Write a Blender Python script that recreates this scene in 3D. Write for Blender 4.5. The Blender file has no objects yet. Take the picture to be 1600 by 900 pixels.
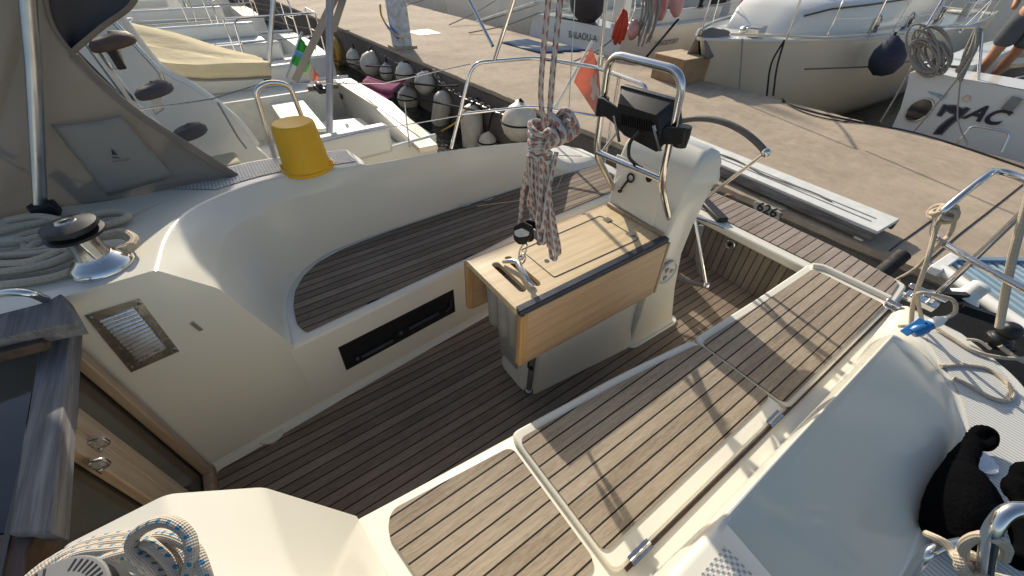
import bpy, bmesh, math, random
from mathutils import Vector, Matrix
random.seed(7)
S = bpy.context.scene
COL = S.collection
# ---------------------------------------------------------------- camera, sky, sun, exposure
FPX = 614.96
PITCH, YAW, ROLL = math.radians(41.4996), math.radians(54.195), math.radians(0.877)
CAM = Vector((0.0, -1.015, 1.75))
_f = Vector((math.cos(PITCH)*math.cos(YAW), math.cos(PITCH)*math.sin(YAW), -math.sin(PITCH)))
_r = _f.cross(Vector((0, 0, 1))).normalized()
_u = _r.cross(_f)
CR = math.cos(ROLL)*_r + math.sin(ROLL)*_u
CU = -math.sin(ROLL)*_r + math.cos(ROLL)*_u
cd = bpy.data.cameras.new('camera')
cd.sensor_width = 36.0
cd.lens = FPX/1600*36
cd.clip_start = 0.02
cd.clip_end = 2000
cam = bpy.data.objects.new('camera', cd)
COL.objects.link(cam)
cam.matrix_world = Matrix(((CR.x, CU.x, -_f.x, CAM.x), (CR.y, CU.y, -_f.y, CAM.y), (CR.z, CU.z, -_f.z, CAM.z), (0, 0, 0, 1)))
S.camera = cam
SUN_EL, SUN_AZ = math.radians(27.5), math.radians(74)      # azimuth from +x towards +y
sun_dir = Vector((math.cos(SUN_EL)*math.cos(SUN_AZ), math.cos(SUN_EL)*math.sin(SUN_AZ), math.sin(SUN_EL)))
w = bpy.data.worlds.new('World'); S.world = w; w.use_nodes = True
nt = w.node_tree
sky = nt.nodes.new('ShaderNodeTexSky'); sky.sky_type = 'NISHITA'; sky.sun_disc = False
sky.sun_elevation = SUN_EL; sky.sun_rotation = math.pi/2 - SUN_AZ
sky.air_density = 1.0; sky.dust_density = 2.0; sky.ozone_density = 1.0
nt.links.new(sky.outputs[0], nt.nodes['Background'].inputs[0])
nt.nodes['Background'].inputs[1].default_value = 0.11
sl = bpy.data.lights.new('sun', 'SUN'); sl.energy = 4.2; sl.angle = math.radians(0.6); sl.color = (1.0, 0.915, 0.78)
so = bpy.data.objects.new('sun', sl); COL.objects.link(so)
so.rotation_euler = (-sun_dir).to_track_quat('-Z', 'Y').to_euler()
so.location = sun_dir*40
S.view_settings.view_transform = 'Standard'; S.view_settings.look = 'None'
S.view_settings.exposure = 0.36; S.view_settings.gamma = 1.0; S.view_settings.use_curve_mapping = False

# ---------------------------------------------------------------- geometry helpers
def at(u, v, ax, val):
    """point of the picture ray (1600x900 pixels) on the plane axis = val"""
    d = _f + CR*((u-800)/FPX) - CU*((v-450)/FPX)
    ax = 'xyz'.index(ax)
    return CAM + d*((val-CAM[ax])/d[ax])

def V(*a): return Vector(a)

def spline(pts, n=8, closed=False):
    pts = [Vector(p) for p in pts]
    if len(pts) < 3: return pts
    out = []
    m = len(pts)
    for i in range(m if closed else m-1):
        if closed:
            p0, p1, p2, p3 = pts[(i-1) % m], pts[i], pts[(i+1) % m], pts[(i+2) % m]
        else:
            p1, p2 = pts[i], pts[i+1]
            p0 = pts[i-1] if i else p1*2-p2
            p3 = pts[i+2] if i+2 < m else p2*2-p1
        for k in range(n):
            t = k/n
            out.append(0.5*((2*p1)+(p2-p0)*t+(2*p0-5*p1+4*p2-p3)*t*t+(3*p1-p0-3*p2+p3)*t**3))
    if not closed: out.append(pts[-1])
    return out

def rounded(pts, r, n=5, closed=False):
    """polyline with its corners rounded to radius about r"""
    pts = [Vector(p) for p in pts]; m = len(pts); out = []
    rng = range(m)
    for i in rng:
        if not closed and i in (0, m-1): out.append(pts[i]); continue
        p, a, b = pts[i], pts[(i-1) % m], pts[(i+1) % m]
        rr = min(r, (a-p).length*.45, (b-p).length*.45)
        s, e = p+(a-p).normalized()*rr, p+(b-p).normalized()*rr
        for k in range(n+1):
            t = k/n
            out.append(s*(1-t)**2+p*2*t*(1-t)+e*t*t)
    return out

class MB:
    def __init__(s): s.v = []; s.f = []; s.uv = []; s.cr = []
    def add(s, vs, fs, uvs=None):
        o = len(s.v); s.v += [Vector(p) for p in vs]
        for i, f in enumerate(fs):
            s.f.append([o+k for k in f]); s.uv.append(uvs[i] if uvs else None)
        return o
    def box(s, c, d, rot=None):
        c = Vector(c); hx, hy, hz = d[0]/2, d[1]/2, d[2]/2
        vs = [Vector((x*hx, y*hy, z*hz)) for z in (-1, 1) for y in (-1, 1) for x in (-1, 1)]
        if rot is not None: vs = [rot @ p for p in vs]
        s.add([c+p for p in vs], [(0, 2, 3, 1), (4, 5, 7, 6), (0, 1, 5, 4), (2, 6, 7, 3), (0, 4, 6, 2), (1, 3, 7, 5)]); return s
    def bar(s, a, b, wd, th, up=(0, 0, 1)):
        a, b = Vector(a), Vector(b); d = (b-a); L = d.length; x = d.normalized()
        y = Vector(up).cross(x)
        if y.length < 1e-4: y = Vector((0, 1, 0)).cross(x)
        y.normalize(); z = x.cross(y)
        return s.box((a+b)/2, (L, wd, th), Matrix((x, y, z)).transposed())
    def tube(s, pts, r, n=10, closed=False, flat=None):
        pts = [Vector(p) for p in pts]; m = len(pts)
        if m < 2: return s
        T = []
        for i in range(m):
            a = pts[i-1] if (i or closed) else pts[i]
            b = pts[(i+1) % m] if (i < m-1 or closed) else pts[i]
            t = (b-a)
            T.append(t.normalized() if t.length > 1e-9 else (T[-1] if T else Vector((1, 0, 0))))
        nrm = T[0].orthogonal().normalized(); vs = []; L = [0.0]
        for i in range(m):
            nrm = (nrm - T[i]*nrm.dot(T[i]))
            nrm = nrm.normalized() if nrm.length > 1e-6 else T[i].orthogonal().normalized()
            bn = T[i].cross(nrm)
            rr = r(i/(m-1)) if callable(r) else r
            for k in range(n):
                a = 2*math.pi*k/n
                vs.append(pts[i]+nrm*math.cos(a)*rr+bn*math.sin(a)*rr*(flat or 1))
            if i: L.append(L[-1]+(pts[i]-pts[i-1]).length)
        fs = []; uvs = []
        for i in range(m if closed else m-1):
            j = (i+1) % m; l0 = L[i]; l1 = L[j] if j else L[i]+(pts[0]-pts[i]).length
            for k in range(n):
                k2 = (k+1) % n
                fs.append((i*n+k, i*n+k2, j*n+k2, j*n+k))
                uvs.append(((l0, k/n), (l0, (k+1)/n), (l1, (k+1)/n), (l1, k/n)))
        if not closed:
            fs.append(tuple(range(n))[::-1]); uvs.append(None)
            fs.append(tuple((m-1)*n+k for k in range(n))); uvs.append(None)
        s.add(vs, fs, uvs); return s
    def lathe(s, prof, c, axis=(0, 0, 1), n=24, cap=True):
        """prof: (radius, height) pairs along axis from c"""
        c = Vector(c); z = Vector(axis).normalized(); x = z.orthogonal().normalized(); y = z.cross(x); vs = []; fs = []
        for (r, h) in prof:
            for k in range(n):
                a = 2*math.pi*k/n
                vs.append(c+z*h+x*math.cos(a)*r+y*math.sin(a)*r)
        for i in range(len(prof)-1):
            for k in range(n):
                k2 = (k+1) % n
                fs.append((i*n+k, i*n+k2, (i+1)*n+k2, (i+1)*n+k))
        if cap:
            fs.append(tuple(range(n))[::-1]); fs.append(tuple((len(prof)-1)*n+k for k in range(n)))
        s.add(vs, fs); return s
    def ball(s, c, r, n=14, sc=(1, 1, 1), axis=(0, 0, 1)):
        prof = [(max(1e-4, math.sin(math.pi*i/n))*r*sc[0], -math.cos(math.pi*i/n)*r*sc[2]) for i in range(n+1)]
        return s.lathe(prof, c, axis, n*2, cap=False)
    def prism(s, poly, ext, hole=None):
        """polygon (3D points) swept by vector ext"""
        poly = [Vector(p) for p in poly]; ext = Vector(ext); n = len(poly)
        vs = poly+[p+ext for p in poly]
        nrm = sum(((poly[i]).cross(poly[(i+1) % n]) for i in range(n)), Vector())
        a = tuple(range(n)); b = tuple(range(n, 2*n))
        sd = [(i, (i+1) % n, n+(i+1) % n, n+i) for i in range(n)]
        if nrm.dot(ext) > 0: fs = [a[::-1], b]+sd
        else: fs = [a, b[::-1]]+[q[::-1] for q in sd]
        s.add(vs, fs); return s
    def grid(s, rows, closed_u=False, closed_v=False, flip=False):
        m, n = len(rows), len(rows[0]); vs = [p for r in rows for p in r]; fs = []
        for i in range(m if closed_u else m-1):
            for j in range(n if closed_v else n-1):
                q = (i*n+j, i*n+(j+1) % n, ((i+1) % m)*n+(j+1) % n, ((i+1) % m)*n+j)
                fs.append(q[::-1] if flip else q)
        s.add(vs, fs); return s
    def build(s, name, mat, parent=None, smooth=40, bevel=0, sub=0, solid=0, crease=None):
        off = wloc(parent) if parent else Vector()
        me = bpy.data.meshes.new(name)
        me.from_pydata([tuple(p-off) for p in s.v], [], s.f)
        if any(s.uv):
            ul = me.uv_layers.new(name='UVMap')
            for p, uv in zip(me.polygons, s.uv):
                if uv:
                    for li, c in zip(p.loop_indices, uv): ul.data[li].uv = c
        bm = bmesh.new(); bm.from_mesh(me)
        if not any(s.uv): bmesh.ops.remove_doubles(bm, verts=bm.verts, dist=1e-5)
        if not crease and not sub: bmesh.ops.recalc_face_normals(bm, faces=bm.faces)
        bm.to_mesh(me); bm.free()
        for p in me.polygons: p.use_smooth = True
        if smooth < 180: me.set_sharp_from_angle(angle=math.radians(smooth))
        me.materials.append(mat)
        o = bpy.data.objects.new(name, me); COL.objects.link(o)
        if parent: o.parent = parent
        if solid:
            m = o.modifiers.new('solid', 'SOLIDIFY'); m.thickness = solid; m.offset = 0
        if bevel:
            m = o.modifiers.new('bevel', 'BEVEL'); m.width = bevel; m.segments = 2; m.limit_method = 'ANGLE'; m.angle_limit = math.radians(40)
            m.harden_normals = False
        if sub:
            m = o.modifiers.new('sub', 'SUBSURF'); m.levels = sub; m.render_levels = sub
        return o

def wloc(o):
    p = Vector()
    while o: p += o.location; o = o.parent
    return p

def tag(o, label, cat=None, group=None, kind=None):
    if label: o['label'] = label
    if cat: o['category'] = cat
    if group: o['group'] = group
    if kind: o['kind'] = kind
    return o
def thing(name, label, cat, loc=(0, 0, 0), group=None):
    o = bpy.data.objects.new(name, None); COL.objects.link(o); o.location = loc; o.empty_display_size = .1
    return tag(o, label, cat, group)
def text_mesh(txt, size, origin, xdir, ydir, thick=.002, shear=0.0, bold=0.0, align='CENTER'):
    cu = bpy.data.curves.new('t', 'FONT'); cu.body = txt; cu.size = size; cu.align_x = align; cu.extrude = thick; cu.shear = shear; cu.offset = bold
    o = bpy.data.objects.new('t', cu); COL.objects.link(o)
    dg = bpy.context.evaluated_depsgraph_get()
    me = bpy.data.meshes.new_from_object(o.evaluated_get(dg))
    bpy.data.objects.remove(o)
    x = Vector(xdir).normalized(); y = Vector(ydir); y = (y-x*y.dot(x)).normalized(); z = x.cross(y)
    mb = MB(); O = Vector(origin)
    mb.add([O+x*p.co.x+y*p.co.y+z*p.co.z for p in me.vertices], [tuple(p.vertices) for p in me.polygons])
    return mb

# ---------------------------------------------------------------- materials
class NT:
    def __init__(s, name):
        s.m = bpy.data.materials.new(name); s.m.use_nodes = True; s.t = s.m.node_tree; s.b = s.t.nodes['Principled BSDF']
    def n(s, typ, **kw):
        nd = s.t.nodes.new(typ)
        for k, v in kw.items():
            if k.startswith('i_'): nd.inputs[k[2:].replace('_', ' ')].default_value = v
            else: setattr(nd, k, v)
        return nd
    def l(s, a, b): s.t.links.new(a, b)
    def math(s, op, a, b=None, c=None):
        nd = s.n('ShaderNodeMath', operation=op)
        for i, x in enumerate((a, b, c)):
            if x is None: continue
            if isinstance(x, (int, float)): nd.inputs[i].default_value = x
            else: s.l(x, nd.inputs[i])
        return nd.outputs[0]
    def mix(s, fac, a, b):
        nd = s.n('ShaderNodeMix', data_type='RGBA')
        for i, x in ((0, fac), (6, a), (7, b)):
            if isinstance(x, (int, float)): nd.inputs[i].default_value = x
            elif isinstance(x, tuple): nd.inputs[i].default_value = (*x, 1) if len(x) == 3 else x
            else: s.l(x, nd.inputs[i])
        return nd.outputs[2]
    def ramp(s, fac, stops):
        nd = s.n('ShaderNodeValToRGB'); cr = nd.color_ramp
        while len(cr.elements) < len(stops): cr.elements.new(.5)
        for e, (p, c) in zip(cr.elements, stops):
            e.position = p; e.color = (c, c, c, 1) if isinstance(c, (int, float)) else (*c, 1)
        s.l(fac, nd.inputs[0]); return nd.outputs[0]
    def coords(s, sc=(1, 1, 1), kind='Object'):
        tc = s.n('ShaderNodeTexCoord'); mp = s.n('ShaderNodeMapping'); mp.inputs['Scale'].default_value = sc
        s.l(tc.outputs[kind], mp.inputs[0]); return mp.outputs[0]
    def noise(s, sc, co=None, detail=4, rough=.6):
        nd = s.n('ShaderNodeTexNoise'); nd.inputs['Scale'].default_value = sc; nd.inputs['Detail'].default_value = detail; nd.inputs['Roughness'].default_value = rough
        s.l(co if co is not None else s.coords(), nd.inputs['Vector']); return nd.outputs[0]
    def bump(s, h, st=.3, dist=.01):
        nd = s.n('ShaderNodeBump'); nd.inputs['Strength'].default_value = st; nd.inputs['Distance'].default_value = dist
        s.l(h, nd.inputs['Height']); s.l(nd.outputs[0], s.b.inputs['Normal']); return nd
    def out(s, col=None, rough=.5, metal=0.0, spec=None, coat=0):
        if col is not None:
            if isinstance(col, tuple): s.b.inputs['Base Color'].default_value = (*col, 1)
            else: s.l(col, s.b.inputs['Base Color'])
        if isinstance(rough, (int, float)): s.b.inputs['Roughness'].default_value = rough
        else: s.l(rough, s.b.inputs['Roughness'])
        s.b.inputs['Metallic'].default_value = metal
        if spec is not None: s.b.inputs['Specular IOR Level'].default_value = spec
        if coat: s.b.inputs['Coat Weight'].default_value = coat
        return s.m

def m_plain(name, col, rough=.5, metal=0.0, var=.12, sc=8, bump=0.0, bsc=60, spec=None):
    m = NT(name); f = m.noise(sc)
    d = tuple(c*(1-var*1.6) for c in col); b = tuple(min(1, c*(1+var)) for c in col)
    c = m.ramp(f, [(.3, d), (.7, b)])
    if bump: m.bump(m.noise(bsc, detail=3), bump, .004)
    r = m.ramp(m.noise(sc*3), [(.3, max(0.02, rough*.8)), (.7, min(1, rough*1.2))])
    return m.out(c, r, metal, spec)

def m_gel(name, col, dirt=(.42, .36, .26), amt=.12, rough=.17):
    m = NT(name); n1 = m.noise(2.3, detail=6); n2 = m.noise(26, detail=4, rough=.7)
    f = m.math('MULTIPLY', m.ramp(n1, [(.42, 0), (.75, 1)]), amt)
    c = m.mix(f, col, tuple(col[i]*.75+dirt[i]*.25 for i in range(3)))
    sp = m.ramp(m.noise(60, detail=2), [(.74, 0), (.78, 1)])
    c = m.mix(m.math('MULTIPLY', sp, .12), c, dirt)
    r = m.ramp(n2, [(.3, rough*.9), (.75, rough*1.15)])
    return m.out(c, r, spec=.45)

def m_nonskid(name, col, pitch=.012, ribs=True):
    m = NT(name); co = m.coords(); sp = m.n('ShaderNodeSeparateXYZ'); m.l(co, sp.inputs[0])
    a = m.math('SINE', m.math('MULTIPLY', sp.outputs[0 if ribs else 0], 2*math.pi/pitch))
    if ribs: h = a
    else:
        b = m.math('SINE', m.math('MULTIPLY', sp.outputs[1], 2*math.pi/pitch))
        h = m.math('MULTIPLY', a, b)
    hr = m.ramp(m.math('MULTIPLY_ADD', h, .5, .5), [(.25, 0), (.6, 1)])
    c = m.mix(hr, tuple(x*(.62 if ribs else .45) for x in col), col)
    c = m.mix(m.math('MULTIPLY', m.noise(3.0), .35), c, tuple(x*.72 for x in col))
    m.bump(hr, .5, .002)
    return m.out(c, .5)

def m_teak(name, pitch=.047, off=0.0, stripe='y', grain='x', cols=((.15, .115, .08), (.29, .235, .17), (.43, .36, .27)), caulk=.125):
    m = NT(name); co = m.coords(); sp = m.n('ShaderNodeSeparateXYZ'); m.l(co, sp.inputs[0])
    y = sp.outputs['xyz'.index(stripe)]
    s = m.math('ADD', m.math('MULTIPLY', y, 1/pitch), off+100)
    fr = m.math('FRACT', s); idn = m.math('FLOOR', s)
    wn = m.n('ShaderNodeTexWhiteNoise', noise_dimensions='1D'); m.l(idn, wn.inputs['W'])
    g = [90, 90, 90]; g['xyz'.index(grain)] = 7.0
    gn = m.noise(1.0, m.coords(tuple(g)), detail=5, rough=.65)
    g2 = [300, 300, 300]; g2['xyz'.index(grain)] = 36
    gf = m.noise(1.0, m.coords(tuple(g2)), detail=3, rough=.7)
    bl = m.noise(2.2, detail=5)
    v = m.math('ADD', m.math('MULTIPLY', gn, .55), m.math('ADD', m.math('MULTIPLY', m.math('SUBTRACT', wn.outputs[0], .2), .27), m.math('MULTIPLY', bl, .38)))
    v = m.math('ADD', v, m.math('MULTIPLY', m.math('SUBTRACT', gf, .5), .5))
    c = m.ramp(v, [(.3, cols[0]), (.56, cols[1]), (.85, cols[2])])
    st = m.ramp(m.noise(7, detail=3), [(.66, 0), (.78, 1)])
    c = m.mix(m.math('MULTIPLY', st, .35), c, cols[0])
    k = m.ramp(fr, [(0, 1), (caulk*.8, 1), (caulk, 0), (1, 0)])
    c = m.mix(k, c, (.012, .011, .011))
    h = m.math('SUBTRACT', m.math('MULTIPLY', gf, .5), k)
    m.bump(h, .35, .003)
    return m.out(c, .72, spec=.25)

def m_wood(name, cols, grain='x', rough=.42, sc=1.0):
    m = NT(name); g = [40*sc]*3; g['xyz'.index(grain)] = 2.0*sc
    gn = m.noise(1.0, m.coords(tuple(g)), detail=6, rough=.6)
    g2 = [220*sc]*3; g2['xyz'.index(grain)] = 9*sc
    gf = m.noise(1.0, m.coords(tuple(g2)), detail=3)
    v = m.math('ADD', m.math('MULTIPLY', gn, .7), m.math('MULTIPLY', gf, .3))
    c = m.ramp(v, [(.3, cols[0]), (.5, cols[1]), (.72, cols[2])])
    bl = m.ramp(m.noise(4, detail=5), [(.45, 0), (.8, .45)])
    c = m.mix(bl, c, cols[0])
    m.bump(gf, .12, .002)
    return m.out(c, rough)

def m_rope(name, base, fleck, strands=7, pitch=.02, fscale=1.0, thr=.62):
    m = NT(name); tc = m.n('ShaderNodeTexCoord'); sp = m.n('ShaderNodeSeparateXYZ'); m.l(tc.outputs['UV'], sp.inputs[0])
    u = m.math('MULTIPLY', sp.outputs[0], 1/pitch); v = m.math('MULTIPLY', sp.outputs[1], 1.0)
    d1 = m.math('SINE', m.math('MULTIPLY', m.math('ADD', u, m.math('MULTIPLY', v, strands)), 2*math.pi/1.0))
    d2 = m.math('SINE', m.math('MULTIPLY', m.math('SUBTRACT', u, m.math('MULTIPLY', v, strands)), 2*math.pi/1.0))
    br = m.math('MULTIPLY', d1, d2)
    f1 = m.math('SINE', m.math('MULTIPLY', m.math('ADD', m.math('MULTIPLY', u, .25*fscale), m.math('MULTIPLY', v, 2)), 2*math.pi))
    f2 = m.math('SINE', m.math('MULTIPLY', m.math('SUBTRACT', m.math('MULTIPLY', u, .25*fscale), m.math('MULTIPLY', v, 1)), 2*math.pi))
    fl = m.ramp(m.math('MULTIPLY', f1, f2), [(thr-.08, 0), (thr, 1)])
    dk = tuple(x*.55 for x in base)
    c = m.mix(m.math('MULTIPLY', m.ramp(br, [(0.1, 0), (.55, 1)]), .55), base, dk)
    c = m.mix(fl, c, fleck)
    c = m.mix(m.math('MULTIPLY', m.noise(40), .25), c, dk)
    m.bump(br, .5, .002)
    return m.out(c, .85, spec=.15)

def m_canvas(name, col, trans=.35, wv=500):
    m = NT(name); n1 = m.noise(3, detail=4)
    c = m.mix(m.math('MULTIPLY', n1, .5), col, tuple(x*.7 for x in col))
    m.bump(m.math('ADD', m.noise(6, detail=4), m.math('MULTIPLY', m.noise(1.0, m.coords((2, 2, 16)), detail=3), .8)), .45, .025)
    m.out(c, .9, spec=.1)
    if trans:
        t = m.n('ShaderNodeBsdfTranslucent'); m.l(c, t.inputs[0])
        mx = m.n('ShaderNodeMixShader'); mx.inputs[0].default_value = trans
        m.l(m.b.outputs[0], mx.inputs[1]); m.l(t.outputs[0], mx.inputs[2])
        m.l(mx.outputs[0], m.t.nodes['Material Output'].inputs[0])
    return m.m

def m_concrete(name, col, crack=True):
    m = NT(name)
    sp = m.noise(120, detail=3, rough=.8); md = m.noise(9, detail=6); lg = m.noise(.8, detail=5)
    v = m.math('ADD', m.math('MULTIPLY', sp, .45), m.math('ADD', m.math('MULTIPLY', md, .3), m.math('MULTIPLY', lg, .4)))
    c = m.ramp(v, [(.38, tuple(x*.55 for x in col)), (.58, col), (.8, tuple(min(1, x*1.35) for x in col))])
    st = m.ramp(m.noise(1.7, detail=8, rough=.75), [(.52, 0), (.72, 1)])
    c = m.mix(m.math('MULTIPLY', st, .55), c, tuple(x*.55 for x in col))
    gr = m.ramp(m.noise(38, detail=2), [(.68, 0), (.74, 1)])
    c = m.mix(m.math('MULTIPLY', gr, .5), c, tuple(x*.4 for x in col))
    pl = m.ramp(m.noise(.55, detail=6, rough=.7), [(.5, 0), (.68, 1)])
    c = m.mix(m.math('MULTIPLY', pl, .35), c, tuple(min(1, x*1.45) for x in col))
    m.bump(sp, .5, .006)
    return m.out(c, .9, spec=.2)

GEL = m_gel('gelcoat', (.71, .675, .57))
GELW = m_gel('gelcoat_white', (.70, .68, .62), amt=.12)
GELB = m_gel('gelcoat_beige', (.68, .60, .47), amt=.3)
GELG = m_gel('gelcoat_grey', (.50, .52, .53), amt=.4)
RIB = m_nonskid('nonskid_ribs', (.66, .65, .60), .0135, True)
DOT = m_nonskid('nonskid_dots', (.66, .64, .57), .014, False)
TEAK = m_teak('weathered_teak')
TEAKF = m_teak('shaded_teak_planks', cols=((.115, .085, .06), (.215, .165, .12), (.325, .26, .19)))  # darker copy of the teak: cockpit shade put into sole and left seat colour
TEAKV = m_teak('weathered_teak_upright', grain='z', cols=((.12, .10, .08), (.21, .175, .14), (.31, .265, .21)))
OAK = m_wood('pale_oak', ((.50, .36, .19), (.64, .49, .29), (.72, .58, .37)))
OAKP = m_wood('pale_oak_panel', ((.36, .22, .12), (.47, .31, .18), (.55, .39, .235)), sc=.6)
OAKE = m_wood('oak_edge', ((.34, .17, .06), (.50, .29, .12), (.58, .38, .19)), grain='z')
OLDW = m_wood('greyed_wood', ((.055, .05, .05), (.15, .14, .135), (.30, .285, .27)), grain='y', rough=.8)
TRIM = m_wood('varnished_trim', ((.25, .165, .10), (.39, .275, .175), (.50, .375, .25)), grain='z', rough=.5)
DARKW = m_wood('dark_wood', ((.03, .018, .012), (.07, .04, .025), (.12, .07, .045)), grain='y', rough=.5)
STEEL = m_plain('stainless_steel', (.72, .70, .67), .13, 1.0, var=.05)
BRUSH = m_plain('brushed_steel', (.56, .54, .51), .25, 1.0, var=.05, sc=12)
ALU = m_plain('dull_aluminium', (.55, .56, .58), .35, 1.0, var=.1)
BLACK = m_plain('black_plastic', (.007, .007, .008), .5, var=.3)
RUBBER = m_plain('black_rubber', (.02, .019, .018), .75, var=.4, bump=.3)
GREYP = m_plain('grey_moulded_plastic', (.22, .215, .20), .4, var=.15)
GUN = m_plain('gunmetal_strip', (.05, .055, .065), .4, .4)
LEATH = m_plain('grey_leather', (.13, .12, .11), .7, bump=.3, var=.2)
YEL = m_plain('yellow_plastic', (.80, .42, .012), .55, var=.06, sc=4)
CANV = m_canvas('taupe_canvas', (.345, .325, .295), .42)
CANVD = m_canvas('dark_grey_canvas', (.085, .083, .09), .06)
CANVP = m_canvas('pocket_canvas', (.43, .41, .37), .35)
PIPE = m_plain('taupe_piping', (.20, .17, .14), .8)
CREAM = m_canvas('cream_cover', (.66, .57, .38), .1)
ROPEB = m_rope('beige_rope', (.62, .52, .39), (.50, .44, .34), pitch=.009, strands=5)
ROPEG = m_rope('grey_rope', (.36, .33, .29), (.2, .19, .18))
ROPEBL = m_rope('blue_fleck_rope', (.60, .52, .42), (.02, .22, .38), fscale=.9, strands=9, pitch=.008, thr=.72)
ROPER = m_rope('red_fleck_rope', (.66, .61, .54), (.38, .17, .14), fscale=.45, strands=4, pitch=.007, thr=.22)
ROPED = m_rope('black_rope', (.03, .03, .032), (.05, .05, .05))
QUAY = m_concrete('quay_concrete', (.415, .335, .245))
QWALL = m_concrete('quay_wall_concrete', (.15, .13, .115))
FEND = m_plain('dirty_white_vinyl', (.66, .60, .50), .45, var=.12, sc=5)
FENDN = m_plain('navy_fender_cloth', (.03, .035, .06), .9, bump=.4)
WPAINT = m_plain('white_paint', (.74, .74, .70), .4, var=.08)
WGRIP = m_plain('white_ribbed_board', (.70, .70, .64), .55, var=.08, bump=.3, bsc=150)
BLUEP = m_plain('blue_plastic', (.02, .16, .42), .35)
CARD = m_plain('cardboard', (.34, .21, .115), .85, var=.12, sc=5)
CARDT = m_plain('cardboard_top', (.52, .40, .26), .8, var=.1)
SMOKE = m_plain('smoked_acrylic', (.060, .052, .038), .12, var=.15, sc=3, spec=.6)
DARKG = m_plain('dark_glass', (.012, .014, .018), .07, var=.2, spec=.6)
LOUV = m_plain('polished_louvre', (.93, .90, .83), .3, 1.0, var=.03)
CHAINM = m_plain('galvanised_chain', (.34, .32, .29), .45, .8, var=.3)
NAVY = m_plain('navy_lettering', (.012, .013, .03), .4)
INK = m_plain('black_lettering', (.015, .015, .016), .6)
SIGNM = m_plain('weathered_sign_plate', (.43, .44, .40), .6, var=.2, sc=30)
SWR = m_canvas('faded_red_flag', (.80, .36, .28), .4)
SWW = m_canvas('white_flag_cloth', (.75, .72, .66), .3)
FGREEN = m_canvas('green_flag_cloth', (.09, .50, .10), .35)
FPINK = m_canvas('faded_pink_cloth', (.40, .13, .24), .3)
BLUEC = m_canvas('blue_cloth', (.045, .085, .16), 0)
REDC = m_plain('red_life_jacket', (.50, .05, .02), .7)
PINKC = m_plain('pink_vinyl', (.55, .27, .26), .5)
ORNG = m_plain('yellow_hose', (.55, .33, .06), .5)
SKIN = m_plain('sunburnt_skin', (.42, .19, .10), .55, var=.08)
SHORT = m_canvas('grey_shorts', (.10, .105, .115), 0)
FLUFF = m_plain('black_fleece', (.002, .002, .0025), 1.0, var=.3, bump=1.0, bsc=160, spec=.05)
LBLUE = m_plain('pale_blue_slat', (.30, .42, .50), .45, var=.1)
BROWN = m_plain('brown_tread', (.10, .06, .042), .7, bump=.5, bsc=90)
GREYT = m_plain('grey_tread', (.09, .08, .078), .75, bump=.5, bsc=90)
DGREY = m_plain('charcoal_cloth', (.045, .042, .045), .85)
# ================================================================ THE SETTING
WZ = -.88
def water():
    m = NT('harbour_water'); n1 = m.noise(2.2, detail=4); n2 = m.noise(9, detail=3)
    m.bump(m.math('ADD', n1, m.math('MULTIPLY', n2, .4)), .35, .12)
    M = m.out(m.mix(m.noise(.6), (.012, .018, .017), (.022, .030, .026)), .06, spec=.5)
    b = MB(); b.add([(-400, -400, WZ), (400, -400, WZ), (400, 400, WZ), (-400, 400, WZ)], [(0, 1, 2, 3)])
    tag(b.build('water', M), 'dark green harbour water between the boats and the quay', 'water', kind='structure')
water()
def qx(y): return 3.70-.030*y          # near edge of the quay
QF = 6.93                              # far edge
def quay():
    b = MB(); rnd = random.Random(3); ys = [-30+i*.11 for i in range(330)]+[7+i*.5 for i in range(180)]
    top = []; cnt = 8
    rows = []
    for y in ys:
        j = rnd.uniform(-.012, .012); k = rnd.uniform(-.015, .015)
        x0 = qx(y)+j
        rows.append([(x0+.03, y, -1.5), (x0+.012, y, -.07), (x0-.012, y, -.055), (x0, y, -.006), (x0+.02, y, 0), (QF-.02+k, y, 0), (QF+k, y, -.02), (QF, y, -1.5)])
    b.grid(rows)
    o = b.build('quay', QUAY, smooth=30)
    tag(o, 'sandy concrete quay running behind the sterns', 'quay', kind='structure')
    # darker, stained face of the quay wall
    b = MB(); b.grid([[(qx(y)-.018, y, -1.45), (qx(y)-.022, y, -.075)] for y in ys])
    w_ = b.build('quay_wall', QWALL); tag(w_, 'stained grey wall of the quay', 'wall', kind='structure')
quay()

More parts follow.
